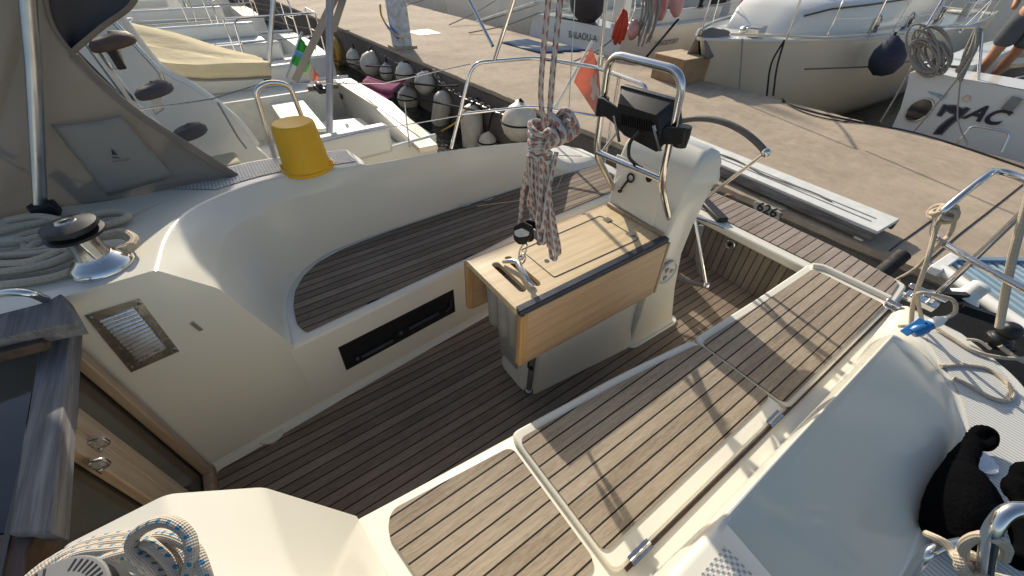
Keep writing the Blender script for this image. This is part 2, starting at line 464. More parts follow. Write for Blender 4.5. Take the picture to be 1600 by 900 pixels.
# ================================================================ THE YACHT WE STAND ON
YA = thing('sailing_yacht', 'cream sailing yacht in the foreground with teak laid cockpit and wheel pedestal', 'yacht')
def well(x):
    k = [(-.7, .352), (-.62, .36), (-.3, .385), (0, .415), (.4, .45), (.9, .492), (1.3, .545), (1.8, .565), (2.5, .578)]
    for (a, p), (b_, q) in zip(k, k[1:]):
        if x <= b_: return p+(q-p)*(x-a)/(b_-a)
    return k[-1][1]
def keyrows(side):
    R = []
    L = side > 0
    def row(*p): R.append([V(a, b*side, c) for a, b, c in p])
    fx = -.66 if L else -.50
    def fwd(y, z, y2=None):
        if L: return [(-.66, y, z), (-.86, y2 or y, z-.002), (-1.06, y2 or y, z-.006), (-1.2, y2 or y, z-.01)]
        return [(-.50, y, z), (-.525, y, z-.07), (-.53, y, .5), (-.53, y, .1)]
    row((-.12, .405, -.02), (-.235, .392, -.02), (-.35, .382, -.02), (fx, .36, -.02), (fx-.1, .36, -.02), (fx-.2, .36, -.02), (fx-.3, .36, -.02))
    row((-.12, .405, .455), (-.235, .405, .83), (-.35, .405, .965), *fwd(.405, .965))
    row((-.10, .60, .45), (-.215, .62, .835), (-.315, .645, .955), *fwd(.72, .958, .8))
    row((-.06, .76, .45), (-.155, .785, .835), (-.24, .825, .94), *fwd(.95, .945, 1.1))
    row((.025, .885, .45), (-.03, .915, .81), (-.08, .955, .92), (-.4, 1.2, .915), (-.7, 1.42, .90), (-.95, 1.6, .6), (-1.1, 1.8, -.9))
    row((.17, .975, .45), (.155, .995, .80), (.14, 1.03, .90), (.02, 1.33, .89), (-.1, 1.43, .52), (-.15, 1.72, .50), (-.15, 1.78, -.9))
    row((.40, 1.01, .45), (.40, 1.015, .78), (.40, 1.03, .872), (.40, 1.32, .862), (.40, 1.42, .52), (.40, 1.71, .50), (.40, 1.77, -.9))
    row((.50, 1.012, .45), (.50, 1.017, .77), (.50, 1.03, .865), (.505, 1.30, .857), (.505, 1.41, .52), (.505, 1.705, .50), (.505, 1.76, -.9))
    row((.535, 1.013, .45), (.535, 1.018, .77), (.535, 1.03, .861), (.54, 1.055, .838), (.545, 1.41, .52), (.545, 1.70, .50), (.545, 1.76, -.9))
    row((.75, 1.017, .45), (.75, 1.02, .76), (.75, 1.03, .845), (.75, 1.05, .824), (.75, 1.40, .515), (.75, 1.69, .50), (.75, 1.75, -.9))
    row((1.05, 1.02, .45), (1.05, 1.022, .74), (1.05, 1.032, .822), (1.05, 1.048, .804), (1.05, 1.39, .512), (1.05, 1.67, .50), (1.05, 1.73, -.9))
    row((1.50, 1.018, .45), (1.50, 1.022, .68), (1.50, 1.034, .765), (1.51, 1.050, .747), (1.58, 1.36, .508), (1.55, 1.62, .50), (1.55, 1.67, -.9))
    row((1.66, 1.012, .45), (1.64, 1.018, .655), (1.62, 1.034, .735), (1.64, 1.050, .718), (1.78, 1.31, .506), (1.75, 1.58, .50), (1.75, 1.63, -.9))
    row((1.80, 1.004, .45), (1.77, 1.008, .56), (1.73, 1.028, .665), (1.76, 1.046, .655), (1.93, 1.22, .505), (1.95, 1.52, .50), (1.97, 1.56, -.9))
    row((1.98, .995, .45), (1.98, .998, .465), (1.97, 1.02, .50), (1.99, 1.034, .505), (2.09, 1.10, .503), (2.13, 1.42, .50), (2.16, 1.46, -.9))
    row((2.28, .98, .45), (2.28, .984, .458), (2.28, .99, .47), (2.28, .995, .48), (2.28, 1.01, .492), (2.27, 1.22, .492), (2.30, 1.27, -.9))
    return R
def fine(R, per=7):
    rr = []
    rads = .016
    prof = [rounded(r, rads, 4) for r in R]
    cols = len(prof[0]); chains = [[prof[0][j]]*per+spline([p[j] for p in prof[1:8]], per)+spline([p[j] for p in prof[8:]], per) for j in range(cols)]
    # keep hard folds at the first rows (floor to island top)
    n = len(chains[0]); out = [[chains[j][i] for j in range(cols)] for i in range(n)]
    for i in range(per+1):      # straight wall from sole to island top
        t = i/per
        for j in range(cols): out[i][j] = prof[0][j].lerp(prof[1][j], t)
    return out
FR = {}
for side in (1, -1):
    rows = fine(keyrows(side)); FR[side] = rows
    b = MB(); b.grid(rows); b.build('coaming', GEL, YA, smooth=28)
    # aft face of the quarter, closing the deck at the stern
    n = len(rows)-1
    b = MB(); e = rows[n]; b.grid([[p, V(p.x+.015, p.y, -.9)] for p in e]); b.build('stern_quarter', GELW, YA)
    # moulded anti-slip patches
    def patch(i0, i1, j0, j1, mat, dz=.0035, name='nonskid_patch'):
        q = MB(); q.grid([[rows[i][j]+V(0, 0, dz) for j in range(j0, j1)] for i in range(i0, i1)]); return q.build(name, mat, YA)
    nc = len(rows[0])
    # columns: S, K(5), R(5), T(5), D(5), E(5), W
    def dense(i0, i1, ca, fa, cb, fb, mat, name, dz=.0035):
        q = MB(); g = []
        for i in range(i0, i1):
            a0, a1 = rows[i][ca[0]], rows[i][ca[1]]; b0, b1 = rows[i][cb[0]], rows[i][cb[1]]
            A = a0.lerp(a1, fa); B = b0.lerp(b1, fb)
            g.append([A.lerp(B, k/6)+V(0, 0, dz) for k in range(7)])
        q.grid(g); q.build(name, mat, YA)
    dense(28, 49, (10, 11), .16 if side > 0 else .07, (10, 11), .93, RIB if side > 0 else DOT, 'nonskid_patch')
    dense(34, n-3, (20, 21), .03, (20, 21), .88, RIB, 'nonskid_deck')
# --- well walls and seats
b = MB()
xs = [-.14+i*.05 for i in range(50)]
for side in (1, -1):
    b.grid([[V(x, side*well(x), -.03), V(x, side*well(x), .418), V(x, side*(well(x)+.006), .438), V(x, side*(well(x)+.022), .447), V(x, side*1.06, .449)] for x in xs])
b.build('seat_moulding', GEL, YA, smooth=50)
def outline(pts, r=.03, n=6): return rounded(pts, r, n, True)
def slab(poly, z, th, name, mat, parent=YA, bevel=0, lab=None, smooth=40):
    q = MB(); q.prism([V(p[0], p[1], z-th) for p in poly], (0, 0, th)); o = q.build(name, mat, parent, bevel=bevel, smooth=smooth)
    if lab: o['label'] = lab
    return o
# left seat teak: inner edge, rounded forward end, curved outer edge
inner = [V(x, well(x)+.035, 0) for x in [-.055+i*.12 for i in range(20)]]
outer = [V(2.2, .955, 0), V(1.9, .985, 0), V(1.5, .998, 0), V(1.05, 1.0, 0), V(.6, .995, 0), V(.4, .985, 0), V(.25, .965, 0), V(.12, .92, 0), V(.03, .845, 0), V(-.03, .75, 0), V(-.062, .64, 0), V(-.075, .52, 0)]
poly = rounded(inner[:1]+inner[1:]+outer, .02, 3, True)
slab(poly, .456, .008, 'seat_teak', TEAKF)
# right seat: fixed forward panel, two lids
def seat_poly(x0, x1, yo, inset, r=.03):
    k = [x0+(x1-x0)*i/6 for i in range(7)]
    return outline([V(x, -(well(x)+inset), 0) for x in k]+[V(x1, -yo, 0), V(x0, -yo, 0)], r)
slab(outline([V(-.03, -.448, 0), V(.385, -.492, 0), V(.385, -.905, 0), V(.03, -.905, 0), V(-.035, -.66, 0), V(-.062, -.50, 0)], .035), .456, .008, 'seat_teak', TEAK)
for (x0, x1, yo) in ((.402, 1.296, .955), (1.304, 2.285, .965)):
    lid = slab(seat_poly(x0, x1, yo, .006, .035), .468, .05, 'seat_lid', GEL, bevel=.008)
    slab(seat_poly(x0+.012 if x0 < 1 else x0+.004, x1-.004 if x0 < 1 else x1-.05, yo-(.055 if x0 < 1 else .018), .042, .03), .474, .007, 'lid_teak', TEAK, lid)
    if x0 < 1:
        for hx in (.50, 1.22):
            h = MB(); h.lathe([(.004, -.04), (.004, .04)], (hx, -.957, .471), (1, 0, 0), 10)
            h.box((hx, -.948, .4695), (.08, .009, .003)); h.box((hx, -.966, .466), (.08, .009, .003))
            h.build('hinge', BRUSH, lid)
# dark gap behind the lids
g = MB(); g.bar((.44, -.962, .452), (2.25, -.972, .452), .010, .006); g.build('lid_gap', DARKW, YA)
# aft end rim of right seat
q = MB(); q.tube(rounded([(2.26, -.60, .47), (2.29, -.64, .475), (2.295, -.94, .475)], .05), .018, 10); q.build('seat_rim', GEL, YA)
# --- cockpit sole
fl = [V(x, well(x)-.03, 0) for x in [-.60+i*.12 for i in range(26)] if x < 2.44]+[V(2.44, .55, 0), V(2.44, -.55, 0)]+[V(x, -well(x)+.03, 0) for x in [2.4-i*.12 for i in range(26)] if x > -.62]
q = MB(); q.add([(-1, -.75, -.012), (2.5, -.75, -.012), (2.5, .75, -.012), (-1, .75, -.012)], [(0, 1, 2, 3)]); q.build('sole_moulding', GEL, YA)
slab(rounded(fl, .02, 3, True), 0, .008, 'sole_teak', TEAKF)
# fillet strips where the walls meet the sole
q = MB()
for side in (1, -1):
    q.grid([[V(x, side*(well(x)-.032), -.003), V(x, side*(well(x)-.012), .004), V(x, side*(well(x)+.002), .03)] for x in [-.6+i*.1 for i in range(31)]])
q.build('sole_fillet', GEL, YA)
c = at(425, 682, 'z', .0)
q = MB(); q.prism(outline([V(c.x-.06, c.y+.05, -.004), V(c.x+.055, c.y+.06, -.004), V(c.x+.05, c.y-.02, -.004), V(c.x, c.y-.045, -.004), V(c.x-.05, c.y-.02, -.004)], .03), (0, 0, .016)); q.build('drain_lip', GEL, YA)
# --- long locker slot in the left seat front, with bars inside
def wallpt(u, v, off=0):
    """point on the left seat front (wall |y| = well(x)), moved off towards the middle"""
    y = .45
    for _ in range(12):
        p = at(u, v, 'y', y); y = well(p.x)
    return V(p.x, y-off, p.z)
P4 = [wallpt(*p, .004) for p in ((528, 543), (708, 452), (711, 486), (541, 578))]
q = MB(); q.prism(P4, (0, .003, 0)); q.build('locker_slot', BLACK, YA)
def inquad(P, s, t): return P[0].lerp(P[1], s).lerp(P[3].lerp(P[2], s), t)
q = MB()
for s0, s1, t in ((.13, .40, .62), (.55, .83, .50)):
    q.tube([inquad(P4, s0, t+.12)-V(0, .008, 0), inquad(P4, s1, t+.12)-V(0, .008, 0)], .008, 8)
q.tube([inquad(P4, .90, .72)-V(0, .008, 0), inquad(P4, .955, .6)-V(0, .01, 0), inquad(P4, .955, .25)-V(0, .01, 0)], .006, 8)
q.ball(inquad(P4, .10, .7)-V(0, .008, 0), .012); q.ball(inquad(P4, .47, .6)-V(0, .008, 0), .014)
q.build('slot_bar', GUN, YA)
# --- transom wall and bathing platform (closed), with its hatch latch
XT = 2.445
q = MB(); q.box((XT+.012, 0, .16), (.02, 1.16, .37)); q.build('transom_wall', TEAKV, YA)
q = MB(); q.prism(outline([V(XT-.03, -.975, .30), V(XT-.03, .975, .30), V(2.73, .95, .30), V(2.79, .6, .30), V(2.81, 0, .30), V(2.79, -.6, .30), V(2.73, -.95, .30)], .04), (0, 0, .055))
tr = q.build('transom', GEL, YA, bevel=.012)
slab(outline([V(XT+.045, -.93, 0), V(XT+.045, .93, 0), V(2.71, .91, 0), V(2.765, .6, 0), V(2.782, 0, 0), V(2.765, -.6, 0), V(2.71, -.91, 0)], .04), .362, .006, 'transom_teak', m_teak('weathered_teak_short', pitch=.05, cols=((.20, .155, .12), (.30, .245, .20), (.42, .36, .30))), tr)
q = MB(); q.box((2.60, 0, -.3), (.30, 1.94, 1.2)); q.build('transom_face', GELW, tr)
c = at(1141, 382, 'x', XT)
q = MB(); q.lathe([(.030, 0), (.034, .004), (.030, .008), (.022, .006)], c, (-1, 0, 0), 20); q.build('hatch_latch', BRUSH, YA)
q = MB(); q.lathe([(.016, .007), (.014, .010)], c, (-1, 0, 0), 16); q.build('latch_socket', BLACK, YA)
a, b_ = at(1098, 312, 'z', .375), at(1130, 345, 'z', .375)
q = MB(); q.bar(a, b_, .075, .035); q.build('step_pad', BLACK, YA, bevel=.01)
a, b_ = at(1085, 338, 'z', .36), at(1132, 355, 'z', .36)
q = MB(); q.tube(rounded([a, at(1110, 346, 'z', .375), b_], .02), .011, 10); q.build('grab_tube', STEEL, YA)
c = at(1393, 478, 'z', .47)
q = MB(); q.box(c+V(0, 0, -.01), (.05, .05, .02)); q.lathe([(.016, -.03), (.016, .03)], c+V(0, 0, .012), (0, 1, 0), 12); q.build('transom_hinge', STEEL, YA, bevel=.004)
# little padeyes by the left seat back and drain cap etc.
for (u, v) in ((725, 322), (760, 313)):
    c = at(u, v, 'y', 1.0)
    q = MB(); q.tube(rounded([c+V(-.03, 0, 0), c+V(-.02, -.035, .02), c+V(.03, -.035, .02), c+V(.035, 0, 0)], .01), .005, 8); q.build('padeye', BRUSH, YA)

# --- companionway: trim, doors, beam, hatch
XB = -.615
def bh(u, v, off=0): p = at(u, v, 'x', XB+off); return p
q = MB(); q.box((XB-.03, 0, .40), (.01, .9, .95)); q.build('companionway_panel', SMOKE, YA)
tr0 = at(322, 738, 'z', 0)
q = MB(); q.box((XB-.006, .335, .40), (.03, .045, .82)); q.build('door_trim', TRIM, YA, bevel=.004)
q = MB(); q.box((XB-.004, 0, .02), (.034, .62, .06)); q.build('door_sill', TRIM, YA, bevel=.004)
yc = at(172, 708, 'x', XB).y
zc = 0
for k, (dy, pv) in enumerate(((.036, (150, 695)), (-.036, (150, 728)))):
    st = MB(); st.box((XB-.008, yc+dy, .39), (.026, .068, .80)); so_ = st.build('door_stile', TRIM, YA, bevel=.003)
    p = at(*pv, 'x', XB+.01)
    kb = MB(); kb.tube(rounded([V(p.x, p.y, p.z-.02), V(p.x+.022, p.y, p.z-.014), V(p.x+.022, p.y, p.z+.014), V(p.x, p.y, p.z+.02)], .008), .0045, 8); kb.box((p.x-.002, p.y, p.z), (.004, .02, .05)); kb.build('door_catch', BRUSH, so_)
def zpoly(pts, z, th, name, mat, par=YA, bevel=.004):
    q = MB(); q.prism([at(u, v, 'z', z) for u, v in pts], (0, 0, -th)); return q.build(name, mat, par, bevel=bevel)
zpoly([(68, 500), (104, 488), (112, 500), (80, 832), (12, 835)], .89, .05, 'hatch_beam', OLDW)
zpoly([(-60, 505), (70, 472), (95, 458), (120, 503), (104, 505), (68, 512), (-60, 540)], .985, .05, 'hatch_side', OLDW)
zpoly([(-60, 540), (70, 512), (66, 535), (-60, 568)], .955, .03, 'hatch_rail', DARKW)
zpoly([(-60, 560), (66, 533), (14, 835), (-80, 840)], .825, .02, 'sliding_hatch', DARKG)
zpoly([(-80, 838), (20, 834), (62, 828), (40, 862), (34, 930), (-80, 930)], .87, .06, 'hatch_cheek', DARKW)
q = MB(); q.tube(spline([at(-30, 470, 'z', 1.0), at(5, 458, 'z', 1.03), at(45, 458, 'z', 1.03), at(72, 468, 'z', .99)], 6), .011, 12); q.build('grab_handle', STEEL, YA)
# cabin top on the near side, outside the picture to the lower left
q = MB(); q.prism([V(-.70, -.46, .55), V(-.70, -1.5, .55), V(-2.8, -1.3, .55), V(-2.8, -.46, .55)], (0, 0, .40)); q.build('coachroof', GEL, YA, bevel=.03)
# --- louvred vent, small catch on the left wall
def lw(u, v, off=0):
    y = .40
    for _ in range(6):
        p = at(u, v, 'y', y); t = min(1, max(0, p.z/.96)); y = (.36+(p.x+.62)*.08)*(1-t)+.405*t
    return V(p.x, y-off, p.z)
VP = [lw(*p, .004) for p in ((132, 492), (218, 466), (280, 548), (205, 581))]
q = MB(); q.prism(VP, (0, .0035, 0)); vent = q.build('vent_plate', BRUSH, YA)
VI = [inquad(VP, s, t)-V(0, .001, 0) for s, t in ((.16, .10), (.82, .08), (.84, .86), (.26, .90))]
for k in range(13):
    q = MB(); t0, t1 = k/13, (k+1)/13
    a, b_, c, d = inquad(VI, 0, t0), inquad(VI, 1, t0), inquad(VI, 1, t1), inquad(VI, 0, t1)
    o_ = V(0, -.0065, 0); r1 = [a, b_]; mid0, mid1 = a.lerp(d, .75)+o_, b_.lerp(c, .75)+o_
    q.grid([[a, b_], [a.lerp(d, .35)+o_*.7, b_.lerp(c, .35)+o_*.7], [mid0, mid1], [d, c]]); q.build('vent_louvre', LOUV, vent, smooth=180)
for s, t in ((.06, .06), (.94, .06), (.94, .94), (.06, .94)):
    q = MB(); q.lathe([(.006, 0), (.005, .003)], inquad(VP, s, t), (0, -1, 0), 10); q.build('screw', STEEL, vent)
p = lw(307, 509, .004)
q = MB(); q.bar(p+V(-.005, 0, .022), p+V(.005, 0, -.022), .012, .006, up=(0, 1, 0)); q.build('wall_catch', BRUSH, YA)

# --- winches
def winch(base, lab=None, scale=1.0, axis=(0, 0, 1)):
    s = scale; B = Vector(base)
    q = MB(); q.lathe([(.066*s, 0), (.070*s, .006*s), (.070*s, .016*s), (.060*s, .030*s), (.044*s, .042*s), (.040*s, .05*s)], B, axis, 40); o = q.build('winch', STEEL, YA)
    q = MB(); q.lathe([(.040*s, .045*s), (.034*s, .065*s), (.033*s, .09*s), (.037*s, .108*s)], B, axis, 40); q.build('winch_drum', BRUSH, o)
    q = MB(); q.lathe([(.037*s, .106*s), (.060*s, .112*s), (.062*s, .120*s), (.046*s, .124*s), (.046*s, .128*s), (.058*s, .132*s), (.056*s, .142*s), (.030*s, .150*s), (.016*s, .151*s)], B, axis, 40); q.build('self_tailer', BLACK, o)
    q = MB(); q.lathe([(.022*s, .1505*s), (.020*s, .153*s), (.012*s, .153*s), (.011*s, .149*s)], B, axis, 24); q.build('winch_socket', STEEL, o)
    a = Vector(axis).normalized()
    q = MB(); q.bar(B+a*.128*s+V(.01, -.035, 0)*s, B+a*.06*s+V(.02, -.048, 0)*s, .02*s, .012*s); q.build('feeder_arm', STEEL, o, bevel=.003)
    if lab: o['label'] = lab
    return o
winch(at(165, 420, 'z', .955), 'chrome winch with black top standing beside a beige rope heap', 1.15)
w2 = winch(at(205, 1005, 'z', .955), 'grey topped winch with tick marks', 1.15)
c = at(205, 1005, 'z', .955)
q = MB(); q.lathe([(.066, 0), (.068, .003), (.066, .006), (.034, .007)], c+V(0, 0, .172), (0, 0, 1), 40); q.build('dial_plate', GREYP, w2)
for k in range(48):
    if 8 < k < 12: continue
    a = 2*math.pi*k/48; d = V(math.cos(a), math.sin(a), 0)
    if k < 24:
        q = MB() if k == 0 else q
    if k == 0: tick = MB()
    tick.bar(c+V(0, 0, .1785)+d*.050, c+V(0, 0, .1785)+d*.063, .0025, .0012)
tick.build('tick_mark', INK, w2)
q = MB(); q.lathe([(.034, .172), (.035, .184), (.030, .187), (.020, .187), (.018, .178)], c, (0, 0, 1), 32); q.build('socket_ring', STEEL, w2)

# --- steering pedestal
def empty_part(name, parent):
    o = bpy.data.objects.new(name, None); COL.objects.link(o); o.parent = parent; o.empty_display_size = .1; return o
# column: cross sections (z, x front, x back, half width front, half width back)
secs = [(0, 1.42, 1.80, .215, .235), (.05, 1.43, 1.78, .205, .222), (.3, 1.455, 1.725, .195, .20), (.55, 1.47, 1.68, .185, .19), (.72, 1.475, 1.68, .19, .195), (.85, 1.485, 1.70, .195, .20), (.95, 1.50, 1.72, .20, .205), (1.03, 1.525, 1.72, .198, .20), (1.075, 1.56, 1.70, .185, .185), (1.095, 1.60, 1.67, .16, .16)]
q = MB(); rows = []
for z, x0, x1, a, b_ in secs:
    rows.append(outline([V(x0, -a, z), V(x0, a, z), V(x1, b_, z), V(x1, -b_, z)], .02, 5))
q.grid(rows, closed_v=True); n = len(rows[0]); q.f.append([(len(rows)-1)*n+k for k in range(n)]); q.uv.append(None)
ped = q.build('steering_pedestal', GEL, YA, smooth=35)
# low box carrying the table
q = MB(); rows = []
for z, x0, x1, a, a2 in ((0, .74, 1.50, .150, .222), (.03, .745, 1.50, .144, .212), (.12, .757, 1.51, .137, .185), (.34, .785, 1.52, .126, .158), (.68, .80, 1.53, .115, .15)):
    rows.append(outline([V(x0+.03, -a, z), V(x0, -a*.6, z), V(x0, a*.6, z), V(x0+.03, a, z), V(x1, a2, z), V(x1, -a2, z)], .03, 4))
q.grid(rows, closed_v=True); q.build('table_base', GEL, ped, smooth=35)
q = MB(); q.prism(outline([V(1.40, -.24, .0), V(1.40, .24, 0), V(1.83, .25, 0), V(1.83, -.25, 0)], .06), (0, 0, .012)); q.build('base_flange', GELW, ped, bevel=.005)
# front access panel on the column
def pf(u, v, off=0):
    x = 1.48
    for _ in range(8):
        p = at(u, v, 'x', x); z = p.z
        for s0, s1 in zip(secs, secs[1:]):
            if s0[0] <= z <= s1[0]: x = s0[1]+(s1[1]-s0[1])*(z-s0[0])/(s1[0]-s0[0])
    return V(p.x-off, p.y, p.z)
pp = outline([pf(963, 240, .006), pf(1034, 268, .006), pf(1036, 285, .006), pf(1022, 355, .006), pf(968, 322, .006)], .02)
q = MB(); q.prism(pp, (.008, 0, 0)); q.build('access_panel', GEL, ped, bevel=.003)
q = MB(); q.lathe([(.016, 0), (.014, .004)], pf(1015, 279, .006), (-1, 0, .1), 16); q.build('panel_lock', BLACK, ped)
k0 = pf(988, 277, .012); q = MB()
q.lathe([(.018, -.004), (.024, 0), (.018, .004), (.013, 0), (.018, -.004)], k0, (-1, 0, .1), 20, cap=False)
q.tube([k0+V(-.003, .012, -.02), pf(972, 296, .012)], .006, 8); q.ball(pf(971, 297, .012), .011); q.build('pull_strap', BLACK, ped)
# engine lever cover boss, wheel boss
c = V(1.74, -.02, .80)
q = MB(); q.lathe([(.07, 0), (.07, .05), (.06, .10), (.045, .14), (.03, .20), (.028, .27)], V(1.70, 0, .64), (1, 0, .06), 24); q.build('wheel_hub', STEEL, ped)
c = at(1103, 272, 'x', 1.74)
q = MB(); q.lathe([(.05, 0), (.055, .03), (.045, .06), (.02, .07)], c-V(.03, 0, 0), (1, -.6, .1), 20); q.build('lever_boss', GELW, ped)
# raised round emblem on the right side (embossed disc)
c = at(1043, 426, 'y', -.205)
q = MB(); q.lathe([(.066, -.01), (.068, .004), (.060, .007), (.055, .001), (.001, .001)], c, (-.05, -1, .02), 36, cap=False); em = q.build('side_emblem', m_plain('pale_grey_emblem', (.52, .52, .48), .4, var=.06), ped)
q = MB()
for k in range(3):
    a = 2*math.pi*k/3+2.2; d = V(math.cos(a), 0, math.sin(a))
    cc = c+d*.03+V(0, -.002, 0); q.prism([cc+V(.016*math.cos(a+t), 0, .016*math.sin(a+t)) for t in (0, 2.1, 3.4, 4.7)], (0, -.003, 0))
q.build('emblem_shape', GREYP, ped)
# grab loop with cross bar
hx = 1.30
pts = [(1.505, .18, .79), (1.315, .178, 1.03), (1.30, .172, 1.43), (1.30, -.168, 1.43), (1.315, -.185, 1.04), (1.505, -.162, .79)]
loop = MB(); loop.tube(rounded(pts[:2]+[pts[2]]+[pts[3]]+pts[4:], .07, 8), .0145, 16); lp = loop.build('grab_rail', STEEL, YA)
q = MB(); q.tube([(1.318, .176, 1.04), (1.318, -.183, 1.05)], .0125, 14); q.build('cross_bar', STEEL, lp)
# plotter seen from behind
pl = MB()
A, B, Cc, D = at(963, 133, 'x', 1.285), at(1050, 158, 'x', 1.285), at(1056, 228, 'x', 1.30), at(965, 208, 'x', 1.30)
def frame4(P, s, t, off=0): return inquad(P, s, t)+V(off, 0, 0)
P = [A, B, Cc, D]
q = MB(); q.prism(outline([frame4(P, s, t, .02) for s, t in ((-.0, 0), (1, 0), (1, 1), (0, 1))], .012, 3), (.03, 0, 0)); plo = q.build('chart_plotter', BLACK, YA, bevel=.004)
q = MB(); g = [[frame4(P, s, t, 0) for s in (.02, .98)] for t in (0.06, .94)]
rows = [outline([frame4(P, s, t, .02) for s, t in ((.02, .05), (.98, .05), (.98, .95), (.02, .95))], .012, 3), outline([frame4(P, s, t, -.03) for s, t in ((.12, .30), (.84, .34), (.84, .86), (.12, .82))], .012, 3)]
q.grid(rows, closed_v=True); n = len(rows[0]); q.f.append([n+k for k in range(n)]); q.uv.append(None); q.build('plotter_back', BLACK, plo)
q = MB()
for k in range(14):
    s = .2+.04*k
    q.bar(frame4(P, s, .50, -.033), frame4(P, s, .74, -.033), .0035, .006, up=(1, 0, 0))
q.build('cooling_rib', BLACK, plo)
for s in (.10, .80):
    q = MB(); q.bar(frame4(P, s, .55, -.045), frame4(P, s+.08, 1.10, -.045), .010, .006, up=(1, 0, 0)); q.build('steel_strap', STEEL, plo)
# bracket plate between the tubes
L0, L1, R0, R1 = at(938, 155, 'x', 1.30), at(942, 178, 'x', 1.31), at(1068, 202, 'x', 1.30), at(1066, 224, 'x', 1.31)
q = MB(); q.prism([at(u, v, 'x', 1.27) for u, v in ((940, 152), (968, 172), (975, 196), (1030, 212), (1040, 198), (1070, 200), (1066, 226), (1036, 226), (1025, 238), (975, 212), (955, 190), (938, 178))], (.012, 0, 0)); q.build('bracket_plate', BLACK, plo, bevel=.003)
for u, v in ((941, 166), (1066, 213)):
    c = at(u, v, 'x', 1.30); q = MB(); q.lathe([(.024, -.035), (.026, 0), (.024, .035)], c, (0, 0, 1), 16); q.build('tube_clamp', BLACK, plo)
q = MB(); q.tube(spline([at(1000, 205, 'x', 1.25), at(985, 222, 'x', 1.24), at(983, 245, 'x', 1.27), at(995, 258, 'x', 1.35), at(1002, 262, 'x', 1.45)], 6), .007, 8); q.build('plotter_cable', BLACK, plo)

# --- table with folding leaves
TT = .72
tb = empty_part('cockpit_table', YA)
X0, X1, Y0, Y1 = .632, 1.46, -.178, .178
# top with three slots: build as frame strips round the slots
slots = [(.695, .728, -.115, .105), (.765, .795, -.12, .11)]
q = MB()
z0, z1 = TT-.024, TT
def slab_box(m, xa, xb, ya, yb): m.box(((xa+xb)/2, (ya+yb)/2, (z0+z1)/2), (xb-xa, yb-ya, z1-z0))
xsn = [X0]+[v for s in slots for v in s[:2]]+[X1]
def slotpoly(s, n=8):
    xa, xb, ya, yb = s; r = (xb-xa)/2; cx = (xa+xb)/2; p = []
    for k in range(n+1): a = math.pi*k/n; p.append((cx+r*math.cos(a), yb-r+r*math.sin(a)))
    for k in range(n+1): a = math.pi+math.pi*k/n; p.append((cx+r*math.cos(a), ya+r+r*math.sin(a)))
    return p
bm = bmesh.new()
def loopv(pts): return [bm.verts.new((x, y, z1)) for x, y in pts]
ol = loopv([(X0, Y0), (X1, Y0), (X1, Y1), (X0, Y1)]); loops = [ol]+[loopv(slotpoly(s)) for s in slots]
ed = []
for lo in loops:
    for i in range(len(lo)): ed.append(bm.edges.new((lo[i], lo[(i+1) % len(lo)])))
r = bmesh.ops.triangle_fill(bm, use_beauty=True, use_dissolve=False, edges=ed)
ex = bmesh.ops.extrude_face_region(bm, geom=bm.faces[:])
for e in ex['geom']:
    if isinstance(e, bmesh.types.BMVert): e.co.z = z0
bmesh.ops.recalc_face_normals(bm, faces=bm.faces)
me = bpy.data.meshes.new('table_top'); bm.to_mesh(me); bm.free(); me.materials.append(OAK)
o = bpy.data.objects.new('table_top', me); COL.objects.link(o); o.parent = tb
mo = o.modifiers.new('bevel', 'BEVEL'); mo.width = .0025; mo.segments = 2; mo.limit_method = 'ANGLE'
top = o
# dark seam of the lid, finger hole, hinges
lidc = [at(u, v, 'z', TT) for u, v in ((818, 403), (861, 436.5), (1004, 370), (945, 335.5))]
lx0, lx1 = .80+.06, 1.36
lid_poly = outline([V(lx0, -.115, TT+.0008), V(lx1, -.125, TT+.0008), V(lx1, .125, TT+.0008), V(lx0, .115, TT+.0008)], .012)
q = MB(); q.tube(lid_poly, .0022, 4, closed=True); q.build('lid_seam', INK, tb)
q = MB(); q.lathe([(.011, 0), (.011, .0015)], V(.905, -.012, TT), (0, 0, 1), 18); q.build('finger_hole', INK, tb)
for y in (-.075, .075):
    q = MB(); q.box((lx1, y, TT+.002), (.035, .035, .004)); q.tube([(lx1, y-.018, TT+.004), (lx1, y+.018, TT+.004)], .003, 8); q.build('lid_hinge', BRUSH, tb)
# front end edge board, aft rail
q = MB(); q.box((X0-.006, 0, TT-.011), (.012, Y1-Y0+.004, .030)); q.build('end_board', OAK, tb, bevel=.003)
q = MB(); q.box((X1+.006, 0, TT+.004), (.014, Y1-Y0, .03)); q.build('aft_rail', TRIM, tb, bevel=.003)
